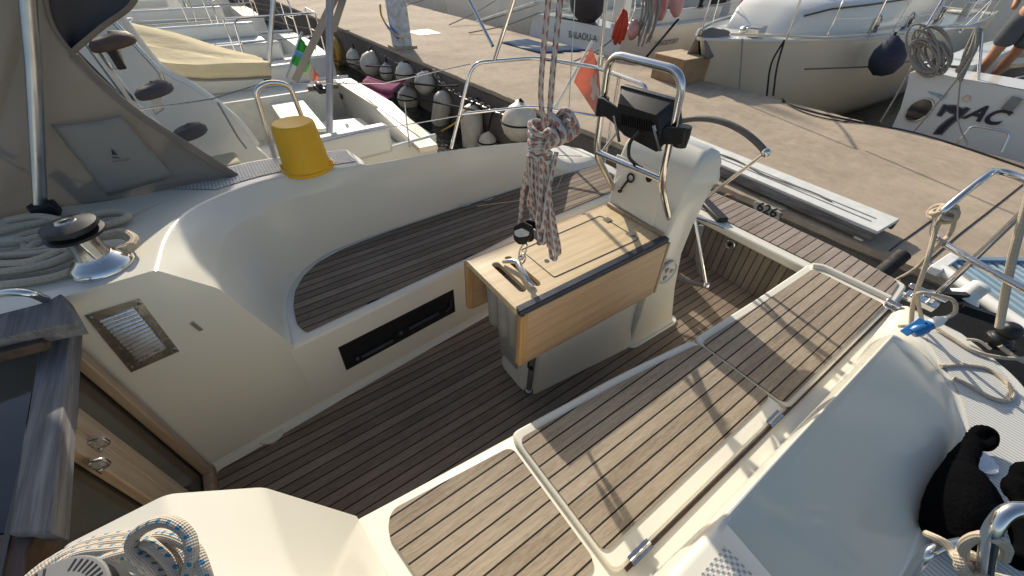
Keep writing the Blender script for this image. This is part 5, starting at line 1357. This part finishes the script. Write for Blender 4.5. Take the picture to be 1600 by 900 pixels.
# ================================================================ ON AND BY THE QUAY
GW = thing('gangway', 'white ribbed gangway plank lying on the quay edge with a thin rope on top', 'gangway', at(1240, 305, 'z', 0))
gp = [at(1058, 205, 'z', .13), at(1406, 342, 'z', .13), at(1372, 362, 'z', .13), at(1056, 232, 'z', .13)]
# straight plank from the right end
e0, e1 = at(1406, 342, 'z', .13), at(1372, 362, 'z', .13)
wv_ = e1-e0; wl = wv_.length; dy_ = V(-(wv_.y), wv_.x, 0).normalized(); dy_ = dy_ if dy_.y > 0 else -dy_
Lg = 2.6
q = MB(); q.prism([e0, e1, e1+dy_*Lg, e0+dy_*Lg], (0, 0, -.035)); gb = q.build('gangway_board', WGRIP, GW, bevel=.004)
q = MB()
for f in (.0, 1.0):
    a = e0.lerp(e1, f); q.bar(a+V(0, 0, -.055), a+dy_*Lg+V(0, 0, -.055), .03, .08)
q.build('gangway_beam', OLDW, GW)
q = MB()
for f in (.46, .68):
    a = e0.lerp(e1, f)+V(0, 0, .002); q.bar(a+dy_*.10, a+dy_*Lg, .012, .004)
q.build('gangway_groove', GREYP, GW)
for f in (.08, .92):
    a = e0.lerp(e1, f)+dy_*.08; q = MB(); q.box(a+V(0, 0, -.10), (.05, .07, .05)); q.build('gangway_foot', WGRIP, GW, bevel=.008)
q = MB(); a = e0.lerp(e1, .55); q.tube(spline([a+dy_*(.42)+V(0, 0, .008), a+dy_*.6+V(.01, 0, .012), a+dy_*1.0+V(-.03, 0, .01), a+dy_*1.4+V(.03, 0, .012), a+dy_*1.9+V(-.06, 0, .01), a+dy_*2.5+V(.0, 0, .01)], 6), .007, 7); tag(q.build('thin_line', ROPEG, None), 'grey line lying along the white gangway plank on the quay', 'rope')

BX = thing('cardboard_box', 'brown cardboard box standing at the far quay edge', 'box', at(1060, 134, 'z', 0))
p0, p1, p2 = at(1016, 121, 'z', 0), at(1060, 134, 'z', 0), at(1100, 126, 'z', 0)
p3 = p0+p2-p1; q = MB(); h = .36
q.prism([p0, p1, p2, p3], (0, 0, h)); q.build('carton', CARD, BX, bevel=.006)
cB = (p0+p1+p2+p3)/4; q = MB(); q.prism([cB+(p-cB)*1.03+V(0, 0, h) for p in (p0, p1, p2, p3)], (0, 0, .012)); q.build('carton_flap', CARDT, BX, bevel=.003)

NP = thing('number_plate', 'grey plate with stencilled 626 fixed to the quay edge behind our stern', 'sign', at(1200, 330, 'x', 3.66))
def npx(p): return V(3.62+.0*p.y, p.y, p.z)
q = MB(); q.prism([at(u, v, 'x', 3.62) for u, v in ((1177, 317), (1182, 314), (1220, 333), (1217, 342), (1215, 346), (1176, 329), (1178, 323))], (.02, 0, 0)); q.build('plate', SIGNM, NP, bevel=.003)
face_a, face_b = at(1179, 329, 'x', 3.618), at(1216, 345.5, 'x', 3.618)
t = text_mesh('626', .120, face_a.lerp(face_b, .02)+V(-.004, 0, .016), face_b-face_a, V(0, 0, 1), .0015, bold=.002, align='LEFT'); t.build('stencil_number', INK, NP)
t_ = text_mesh('T', .045, face_a.lerp(face_b, .93)+V(-.002, 0, .035), face_b-face_a, V(0, 0, 1), .0012, align='LEFT'); t_.build('stencil_letter', INK, NP)
q = MB(); q.prism([at(u, v, 'z', .003) for u, v in ((1186, 309), (1193, 307), (1231, 323), (1230, 328), (1220, 328))], (0, 0, .002)); q.build('painted_patch', m_plain('cream_paint', (.50, .44, .32), .8, var=.15), NP)
# ring on the quay wall
q = MB(); c = at(1140, 312, 'x', 3.62); q.tube([c+V(-.02*math.sin(t), .05*math.cos(t), .05*math.sin(t)) for t in [math.pi*i/10 for i in range(11)]], .013, 8); tag(q.build('mooring_ring', m_plain('rusty_iron', (.30, .17, .11), .8, .3, bump=.3), None), 'rusty mooring ring on the quay wall left of the number plate', 'ring')
# black rubber fender at the quay corner
q = MB(); a, b_ = at(1411, 398, 'x', 3.66), at(1362, 440, 'x', 3.40); q.tube([a, a.lerp(b_, .5)+V(0, 0, .01), b_], .05, 14); tag(q.build('rubber_bumper', RUBBER, None), 'black rubber bumper slanting down the quay edge', 'bumper')
# hoses and joints on the quay
def qwire(name, pts, r, mat, lab, cat, z=.012):
    q = MB(); q.tube(spline([at(u, v, 'z', z) for u, v in pts], 6), r, 8); return tag(q.build(name, mat, None), lab, cat)
qwire('hose', [(1222, 158), (1260, 172), (1330, 188), (1420, 205), (1500, 228), (1600, 262), (1720, 305)], .010, RUBBER, 'long black hose running along the far quay edge on the right', 'hose')
qwire('cable', [(1222, 154), (1236, 166), (1270, 180), (1320, 190), (1375, 192)], .008, RUBBER, 'thin dark cable curving beside the black hose', 'cable')
qwire('quay_joint', [(1470, 333), (1440, 355), (1408, 378), (1390, 392)], .005, INK, 'thin dark line across the quay meeting the plank shadow', 'cable', .004)
qwire('quay_joint', [(1598, 288), (1545, 330), (1500, 365), (1465, 395), (1448, 410)], .005, INK, 'thin dark line crossing the quay under the right rail', 'cable', .004)
q = MB(); c = at(1450, 412, 'z', .02); q.tube([c+V(.035*math.cos(t), .035*math.sin(t), .01*math.sin(t)) for t in [2*math.pi*i/16 for i in range(16)]], .008, 7, closed=True); q.tube(spline([c, at(1420, 430, 'z', -.1), at(1405, 438, 'x', 3.6)], 5), .008, 7); tag(q.build('shackle', BRUSH, None), 'steel shackle on the quay edge near the black bumper', 'shackle')
# slatted gangway with roller on the right
SG = thing('gangway', 'pale blue slatted gangway with a white roller at the right edge', 'gangway', at(1540, 430, 'z', .2))
z_ = .22; G0, G1 = at(1482, 404, 'z', z_), at(1700, 412, 'z', z_); G2, G3 = at(1760, 610, 'z', z_), at(1510, 432, 'z', z_)
G3 = at(1690, 590, 'z', z_)
q = MB(); a, b_ = at(1470, 420, 'z', z_), at(1640, 540, 'z', z_); q.tube([a, b_], .034, 14); q.build('gangway_rail', WPAINT, SG)
q = MB(); a, b_ = at(1458, 424, 'z', z_), at(1490, 402, 'z', z_); q.bar(a, b_, .06, .05); q.build('gangway_end', WPAINT, SG, bevel=.006)
q = MB()
for k in range(16):
    o0, o1 = at(1484, 408, 'z', z_).lerp(at(1672, 412, 'z', z_), k/16), at(1505, 422, 'z', z_).lerp(at(1690, 560, 'z', z_), 1)
    st0 = at(1484, 408, 'z', z_).lerp(at(1680, 410, 'z', z_), k/15); dr = (at(1640, 520, 'z', z_)-at(1484, 408, 'z', z_))
    q.bar(st0, st0+dr, .026, .018)
q.build('gangway_slat', LBLUE, SG)
q = MB(); q.bar(at(1484, 406, 'z', z_+.01), at(1690, 409, 'z', z_+.01), .04, .03); q.build('gangway_bar', m_plain('blue_grey_bar', (.16, .24, .32), .4), SG, bevel=.004)
c = at(1520, 456, 'z', .30)
q = MB(); q.lathe([(.05, -.05), (.075, -.045), (.05, -.02), (.045, .02), (.045, .05), (.03, .06)], c, (.3, -.2, 1), 22); q.build('gangway_roller', WPAINT, SG)
q = MB(); q.bar(at(1470, 462, 'z', .28), at(1508, 464, 'z', .28), .03, .05); q.bar(at(1500, 480, 'z', .26), at(1560, 500, 'z', .24), .03, .05); q.build('roller_bracket', BLACK, SG)
# post, white plate, blue cloth
PO = thing('quay_post', 'white metal post with a wound cord rising from the quay', 'post', at(630, 74, 'z', 0))
pb = at(629, 74, 'z', 0)
q = MB(); q.prism(outline([pb+V(-.17, -.15, 0), pb+V(.17, -.15, 0), pb+V(.17, .15, 0), pb+V(-.17, .15, 0)], .03), (0, 0, 3)); q.build('post_body', m_plain('chalky_white_paint', (.52, .54, .56), .6, var=.25), PO)
q = MB(); q.prism([pb+V(-.24, -.22, 0), pb+V(.24, -.22, 0), pb+V(.24, .22, 0), pb+V(-.24, .22, 0)], (0, 0, .04)); q.build('post_base', QUAY, PO)
q = MB(); q.tube(spline([at(594, 8, 'x', pb.x-.3), at(596, 24, 'x', pb.x-.25), at(606, 42, 'x', pb.x-.22), at(620, 55, 'x', pb.x-.22), at(630, 60, 'x', pb.x-.22)], 5), .02, 7); q.build('wound_cord', ORNG, PO)
q = MB(); q.bar(at(606, 40, 'x', pb.x-.2), at(622, 58, 'x', pb.x-.2), .08, .05, up=(1, 0, 0)); q.build('cord_clip', BLUEP, PO)
tag(zq([(636, 49), (656, 55), (690, 52), (668, 45)], .008, .006, 'cover_plate', WPAINT, None), 'flat white plate set in the quay surface beyond the post', 'plate')
BM = MB(); rows = []
a, b_, c, d = at(782, 66, 'z', .015), at(848, 84, 'z', .015), at(925, 79, 'z', .015), at(815, 62, 'z', .015)
rows = [[a.lerp(b_, s/8).lerp(d.lerp(c, s/8), t/8)+V(0, 0, .05*math.sin(s*1.3)*math.sin(t*1.1)**2) for t in range(9)] for s in range(9)]
BM.grid(rows); tag(BM.build('tarpaulin', BLUEC, None, smooth=180, solid=.01), 'dark blue cloth lying flat on the far side of the quay', 'cloth')
# fenders along the quay wall
FG = 'fenders hung along the quay wall'
fspec = [(555, 92, .26, 'dirty round fender farthest along the quay wall', 0), (580, 100, .30, 'round white fender second from the far end of the quay wall', 0), (605, 113, .20, 'small cream fender beside the blue rope end on the quay wall', 0), (634, 116, .24, 'yellowed rounded fender below the quay chain', 0), (664, 130, .24, 'white round fender between the yellowed one and the leaning one', 0), (638, 154, .27, 'big white ball fender floating nearest the pink cloth', 0), (690, 172, .20, 'long white cylinder fender leaning by the stern rail', 1), (738, 202, .22, 'grey stained fender inside the stern rail', 1), (812, 192, .30, 'white ball fender lashed with black rope by the flag', 0), (762, 222, .18, 'small white fender low behind the coaming', 0)]
for k, (u, v, r_, lab, typ) in enumerate(fspec):
    r_ *= .84; c = at(u, v, 'x', qx(4)-.05-r_)
    dist = (c-CAM).length
    T = thing('fender', lab, 'fender', c, FG)
    if typ == 0:
        q = MB(); q.lathe([(.001, -r_), (r_*.5, -r_*.88), (r_*.86, -r_*.5), (r_, 0), (r_*.86, r_*.5), (r_*.55, r_*.85), (r_*.25, r_*1.0), (r_*.17, r_*1.12), (.001, r_*1.13)], c, (.25*math.sin(k*1.7), .45*math.cos(k*2.3), 1), 22, cap=False)
        topz = 1.1
    else:
        q = MB(); ax_ = (.1, -.32 if k == 6 else .2, 1); q.lathe([(.001, -r_*2), (r_*.6, -r_*1.9), (r_, -r_*1.4), (r_, r_*1.4), (r_*.6, r_*1.9), (r_*.2, r_*2.1), (.001, r_*2.1)], c, ax_, 22, cap=False); topz = 2.1
    q.build('fender_body', FEND, T, smooth=60)
    q = MB(); tp = c+V(0, 0, r_*topz*.95); q.tube(spline([tp, tp+V(.03, .02, .02), V(qx(tp.y)-.03, tp.y+.08, max(min(tp.z+.08, -.12), -.3))], 5), .014, 7); q.build('fender_lanyard', ROPED, T); q = MB()
    if typ == 0 and k % 3 != 1: q.tube([c+V(r_*1.01*math.cos(t), r_*1.01*math.sin(t), r_*.1) for t in [2*math.pi*i/24 for i in range(24)]], .012, 6, closed=True)
    if q.v: q.build('lashing', ROPED, T)
for pts, lab in (([(588, 70), (596, 82), (618, 96), (645, 112), (668, 122)], 'galvanised chain sagging on the quay wall beyond the pink cloth'), ([(676, 108), (686, 124), (704, 140), (725, 152), (745, 160), (770, 172), (800, 182)], 'galvanised chain sagging on the quay wall behind the stern rail')):
    line = spline([at(u, v, 'x', qx(5)-.10) for u, v in pts], 30); q = MB(); acc = 0; k = 0
    for a, b_ in zip(line, line[1:]):
        acc += (b_-a).length
        if acc > .085:
            acc = 0; k += 1; d = (b_-a).normalized(); s_ = d.cross(V(1, 0, 0)).normalized() if k % 2 else V(1, 0, 0)
            q.tube([a+d*.06*math.cos(t)+s_*.034*math.sin(t) for t in [2*math.pi*i/10 for i in range(10)]], .012, 5, closed=True)
    tag(q.build('chain', CHAINM, None), lab, 'chain')
for pts, lab, m_ in (([(505, 92), (560, 102), (612, 104)], 'black rope stretched past the yellow hose', ROPED), ([(640, 130), (680, 134), (715, 134)], 'black rope stretched to the quay chain above the ball fender', ROPED), ([(625, 148), (660, 156), (720, 168), (760, 176)], 'black rope under the leaning fender', ROPED), ([(690, 205), (715, 190), (730, 170)], 'yellowish rope below the stern rail', ORNG)):
    q = MB(); q.tube(spline([at(u, v, 'x', 3.1) for u, v in pts], 6), .016, 7); tag(q.build('stretched_rope', m_, None), lab, 'rope')
q = MB(); c = at(526, 82, 'x', 3.2)
for k in range(5): q.tube([c+V(.03*k-.06, (.26+.02*math.sin(k))*math.cos(t), (.32+.02*math.cos(k*2))*math.sin(t)) for t in [2*math.pi*i/24 for i in range(24)]], .03, 8, closed=True)
tag(q.build('hose_coil', ORNG, None), 'coiled yellow hose hanging at the quay wall beyond the grey pole', 'hose')
# green white red flag on the neighbour
GF = thing('ensign', 'green, white and red flag furled round its staff on the next boat', 'flag', at(450, 125, 'y', 4.4))
q = MB(); q.tube([at(447, 122, 'y', 4.4), at(472, 50, 'y', 4.5)], .014, 8); q.build('flag_staff', ALU, GF)
def strip(pts_a, pts_b, mat, name):
    A = spline([at(u, v, 'y', 4.4) for u, v in pts_a], 6); B_ = spline([at(u, v, 'y', 4.3) for u, v in pts_b], 6)
    q = MB(); q.grid([[a.lerp(b_, k/6)+V(0, .05*math.sin(k*1.7), 0) for k in range(7)] for a, b_ in zip(A, B_)]); q.build(name, mat, GF, smooth=180, solid=.003)
strip([(470, 58), (462, 80), (455, 98)], [(480, 72), (483, 95), (476, 113)], FGREEN, 'green_band')
strip([(476, 96), (474, 106), (472, 116)], [(487, 98), (488, 112), (486, 124)], SWW, 'white_band')
strip([(486, 100), (487, 112), (485, 124)], [(490, 108), (497, 118), (494, 127)], SWR, 'red_band')
q = MB(); q.bar(at(461, 82, 'y', 4.2), at(483, 92, 'y', 4.2), .05, .03, up=(0, 1, 0)); q.build('flag_tie', BLUEP, GF)
q = MB(); A = spline([at(572, 120, 'x', 2.75), at(600, 128, 'x', 2.8), at(634, 124, 'x', 2.8)], 6); B_ = spline([at(567, 136, 'x', 2.6), at(588, 150, 'x', 2.55), at(604, 160, 'x', 2.55)], 6)
q.grid([[a.lerp(b_, k/8)+V(.06*math.sin(k*1.3), 0, .03*math.sin(k+.0)) for k in range(9)] for a, b_ in zip(A, B_)]); tag(q.build('pink_cloth', FPINK, None, smooth=180, solid=.004), 'faded pink cloth draped between next boat and quay fenders', 'cloth')
# things on the boats across the quay
q = MB(); g0, g1 = at(742, 36, 'x', 7.0), at(842, 4, 'x', 7.3); q.bar(g0, g1, .30, .06); tag(q.build('gangway', WGRIP, None, bevel=.01), 'ribbed white gangway raised off a stern across the quay', 'gangway')
def hang(name, uvs, x, r, mat, lab, cat, group=None, sq=1.0):
    pts = [at(u, v, 'x', x) for u, v in uvs]; q = MB(); q.tube(spline(pts, 5), lambda t: r*max(.15, math.sin(math.pi*min(.98, max(.04, t)))**.45), 12, flat=sq); return tag(q.build(name, mat, None, smooth=180), lab, cat, group)
q = MB(); rn = random.Random(6)
for k in range(7):
    o_ = V(rn.uniform(-.05, .05), rn.uniform(-.12, .12), 0); pts = [at(976, 16+rn.uniform(-6, 6), 'x', 7.2)+o_*.5, at(971+rn.uniform(-4, 4), 40, 'x', 7.15)+o_, at(966+rn.uniform(-3, 3), 70+rn.uniform(-14, 4), 'x', 7.15)+o_]
    q.tube(spline(pts, 5), lambda t: .05*max(.65, math.sin(math.pi*min(.96, max(.06, t)))**.5), 8)
tag(q.build('life_jacket', REDC, None, smooth=180), 'red life jacket bundle hanging on the stern rail beside the lettered name', 'life jacket')
hang('life_jacket', [(992, 30), (990, 48), (984, 62)], 7.2, .11, PINKC, 'paler red bag hanging right of the red life jacket', 'bag')
hang('fender', [(1030, -25), (1031, 5), (1032, 32)], 7.9, .15, PINKC, 'pink fender hung on the rail left of the second pink one', 'fender', 'pink fenders on the rail')
hang('fender', [(1057, -30), (1057, 0), (1057, 27)], 7.9, .14, PINKC, 'pink fender on the rail nearest the motor sailer bow', 'fender', 'pink fenders on the rail')
hang('covered_bundle', [(922, -40), (920, -5), (920, 36)], 7.6, .62, DGREY, 'large dark covered bundle on the stern above the lettered name', 'bundle', sq=.7)
q = MB(); c0 = at(1018, -20, 'x', 7.4); rn = random.Random(8)
for k in range(12):
    o_ = V(rn.uniform(-.1, .1), rn.uniform(-.12, .12), 0)
    q.tube(spline([at(1018+rn.uniform(-5, 5), -30, 'x', 7.4)+o_, at(1016+rn.uniform(-8, 8), 20, 'x', 7.35)+o_, at(1008+rn.uniform(-8, 8), 62+rn.uniform(-15, 12), 'x', 7.3)+o_], 5), .02, 6)
tag(q.build('rope_bundle', ROPEG, None), 'thick hanging hank of grey net rope beside the red life jacket', 'rope')
q = MB(); q.tube([at(985, -10, 'x', 7.0), at(973, 65, 'x', 7.0)], .02, 7)
q = MB(); c = at(1387, 90, 'x', 9.2); q.lathe([(.001, -.27), (.13, -.24), (.22, -.12), (.235, 0), (.20, .13), (.10, .24), (.05, .30), (.001, .31)], c, (.0, .25, 1), 24, cap=False); tag(q.build('round_fender', FENDN, None, smooth=180), 'dark round fender hung on the beige motor sailer side', 'fender')
q = MB(); q.tube([at(1400, 50, 'x', 9.2), at(1390, 72, 'x', 9.2)], .02, 7); tag(q.build('fender_lanyard', ROPED, None), 'black lanyard above the dark round fender', 'rope')
for pts, lab, m_ in (([(1226, 62), (1205, 100), (1198, 150)], 'left one of two slack black lines down the beige bow', ROPED), ([(1226, 62), (1214, 105), (1208, 150)], 'right one of two slack black lines down the beige bow', ROPED), ([(1160, 60), (1158, 95), (1155, 140)], 'white line hanging straight down the beige bow', ROPEG)):
    q = MB(); q.tube(spline([at(u, v, 'x', 7.0 if v > 120 else 7.05) for u, v in pts], 6), .013, 6); tag(q.build('mooring_line', m_, None), lab, 'rope')
for pts, lab, x_ in (([(1375, 192), (1400, 150), (1425, 105)], 'mooring line from the quay to the corner of the lettered stern', 7.3), ([(1428, 206), (1470, 155), (1500, 118), (1518, 90)], 'mooring line crossing the stern port of the lettered yacht', 7.2)):
    q = MB(); q.tube(spline([at(u, v, 'x', x_) for u, v in pts], 6), .010, 7); tag(q.build('mooring_line', ROPEG, None), lab, 'rope')
q = MB(); q.tube(spline([at(1503, 110, 'x', 7.25), at(1498, 150, 'x', 7.2), at(1497, 190, 'x', 7.15), at(1512, 226, 'x', 7.0)], 6), .008, 7); tag(q.build('mooring_line', ROPEG, None), 'grey line hanging over the large numeral on the stern', 'rope')
q = MB(); q.tube([at(1005, 95, 'x', 7.1), at(1060, 30, 'x', 7.9)], .022, 7); tag(q.build('mooring_line', ROPED, None), 'black mooring line left of the cardboard box', 'rope')
rn = random.Random(21); CR_ = MB()
for k in range(14):
    cu, cv = 1452+rn.uniform(-11, 11), 82+rn.uniform(-9, 12); ra, rb = 22+rn.uniform(-10, 6), 31+rn.uniform(-12, 8); tl = -.35+rn.uniform(-.5, .5)
    pts = []
    for i in range(20):
        t = 2*math.pi*i/20; du, dv = ra*math.cos(t), rb*math.sin(t); pts.append(at(cu+du*math.cos(tl)-dv*math.sin(tl), cv+du*math.sin(tl)+dv*math.cos(tl), 'x', 7.55+.02*(k % 6)))
    CR_.tube(pts, .013, 6, closed=True)
tag(CR_.build('rope_coil', ROPEG, None), 'large coil of grey rope hanging on the stern rail of the lettered yacht', 'rope')
CR_ = MB()
for k in range(16):
    CR_.tube(spline([at(1530+rn.uniform(-6, 4), 44, 'x', 7.65), at(1516+rn.uniform(-8, 8), 80, 'x', 7.6+rn.uniform(-.1, .1)), at(1502+rn.uniform(-8, 8), 118+rn.uniform(-12, 10), 'x', 7.55)], 5), .015, 6)
tag(CR_.build('rope_hank', ROPEG, None), 'long hank of dark grey rope hanging beside the standing person', 'rope')
# person standing on the lettered yacht: continuous body by skin modifier
def person():
    f = at(1529, 116, 'x', 8.35); gz = .24
    T = thing('person', 'person in grey shorts standing bare legged on the lettered yacht', 'person', (f.x, f.y, gz))
    hipz = gz+.90
    hip = V(f.x+.05, f.y-.12, hipz)
    J = {'pelvis': hip, 'spine': hip+V(-.02, -.02, .28), 'chest': hip+V(-.06, -.03, .48), 'neck': hip+V(-.08, -.03, .60), 'head': hip+V(-.10, -.03, .74),
         'lh': hip+V(-.04, .09, -.04), 'lk': V(f.x, f.y-.01, gz+.50), 'la': V(f.x+.02, f.y+.03, gz+.09), 'lt': V(f.x-.16, f.y+.06, gz+.04),
         'rh': hip+V(.05, -.09, -.04), 'rk': V(f.x+.16, f.y-.16, gz+.50), 'ra': V(f.x+.17, f.y-.10, gz+.09), 'rt': V(f.x+.0, f.y-.06, gz+.04),
         'ls': hip+V(-.08, .17, .50), 'le': hip+V(-.14, .25, .24), 'lw': hip+V(-.30, .18, .06), 'rs': hip+V(-.03, -.23, .50), 're': hip+V(-.04, -.30, .24), 'rw': hip+V(-.22, -.26, .05)}
    RAD = {'pelvis': .14, 'spine': .125, 'chest': .14, 'neck': .055, 'head': .10, 'lh': .10, 'lk': .058, 'la': .038, 'lt': .034, 'rh': .10, 'rk': .058, 'ra': .038, 'rt': .034, 'ls': .06, 'le': .042, 'lw': .03, 'rs': .06, 're': .042, 'rw': .03}
    ed = [('pelvis', 'spine'), ('spine', 'chest'), ('chest', 'neck'), ('neck', 'head'), ('pelvis', 'lh'), ('lh', 'lk'), ('lk', 'la'), ('la', 'lt'), ('pelvis', 'rh'), ('rh', 'rk'), ('rk', 'ra'), ('ra', 'rt'), ('chest', 'ls'), ('ls', 'le'), ('le', 'lw'), ('chest', 'rs'), ('rs', 're'), ('re', 'rw')]
    def skin(name, J, RAD, ed, root, mat):
        ks = list(J); me = bpy.data.meshes.new(name); me.from_pydata([tuple(J[k]-T.location) for k in ks], [(ks.index(a), ks.index(b_)) for a, b_ in ed], [])
        me.materials.append(mat); o = bpy.data.objects.new(name, me); COL.objects.link(o); o.parent = T
        m = o.modifiers.new('skin', 'SKIN'); m.use_smooth_shade = True
        for i, k in enumerate(ks):
            me.skin_vertices[0].data[i].radius = (RAD[k], RAD[k]); me.skin_vertices[0].data[i].use_root = (k == root)
        m = o.modifiers.new('sub', 'SUBSURF'); m.levels = 2; m.render_levels = 2
        return o
    # calf bulge and hands
    for s in 'lr':
        J[s+'c'] = J[s+'k'].lerp(J[s+'a'], .35)+V(.02, 0, 0); RAD[s+'c'] = .060
        ed.remove((s+'k', s+'a')); ed += [(s+'k', s+'c'), (s+'c', s+'a')]
    skin('body', J, RAD, ed, 'pelvis', SKIN)
    J2 = {'pelvis': hip, 'w': hip+V(0, -.01, .12), 'lh': J['lh'], 'lm': J['lh'].lerp(J['lk'], .85), 'rh': J['rh'], 'rm': J['rh'].lerp(J['rk'], .85)}
    R2 = {'pelvis': .17, 'w': .15, 'lh': .13, 'lm': .115, 'rh': .13, 'rm': .115}
    skin('shorts', J2, R2, [('pelvis', 'w'), ('pelvis', 'lh'), ('lh', 'lm'), ('pelvis', 'rh'), ('rh', 'rm')], 'pelvis', SHORT)
    J3 = {'spine': J['spine'], 'b': hip+V(0, -.01, .1), 'chest': J['chest'], 'ls': J['ls'], 'lm': J['ls'].lerp(J['le'], .6), 'rs': J['rs'], 'rm': J['rs'].lerp(J['re'], .6)}
    R3 = {'spine': .15, 'b': .155, 'chest': .16, 'ls': .08, 'lm': .065, 'rs': .08, 'rm': .065}
    skin('shirt', J3, R3, [('b', 'spine'), ('spine', 'chest'), ('chest', 'ls'), ('ls', 'lm'), ('chest', 'rs'), ('rs', 'rm')], 'spine', BLUEC)
    hd = J['head']; q = MB(); q.ball(hd+V(.02, 0, .05), .115, 10, (1, 1, .95)); q.build('hair', DARKW, T, smooth=180)
    q = MB(); q.ball(hd+V(-.11, 0, 0), .018, 6)
    for sg in (1, -1): q.ball(hd+V(-.09, sg*.035, .03), .012, 6)
    q.build('face', SKIN, T)
person()
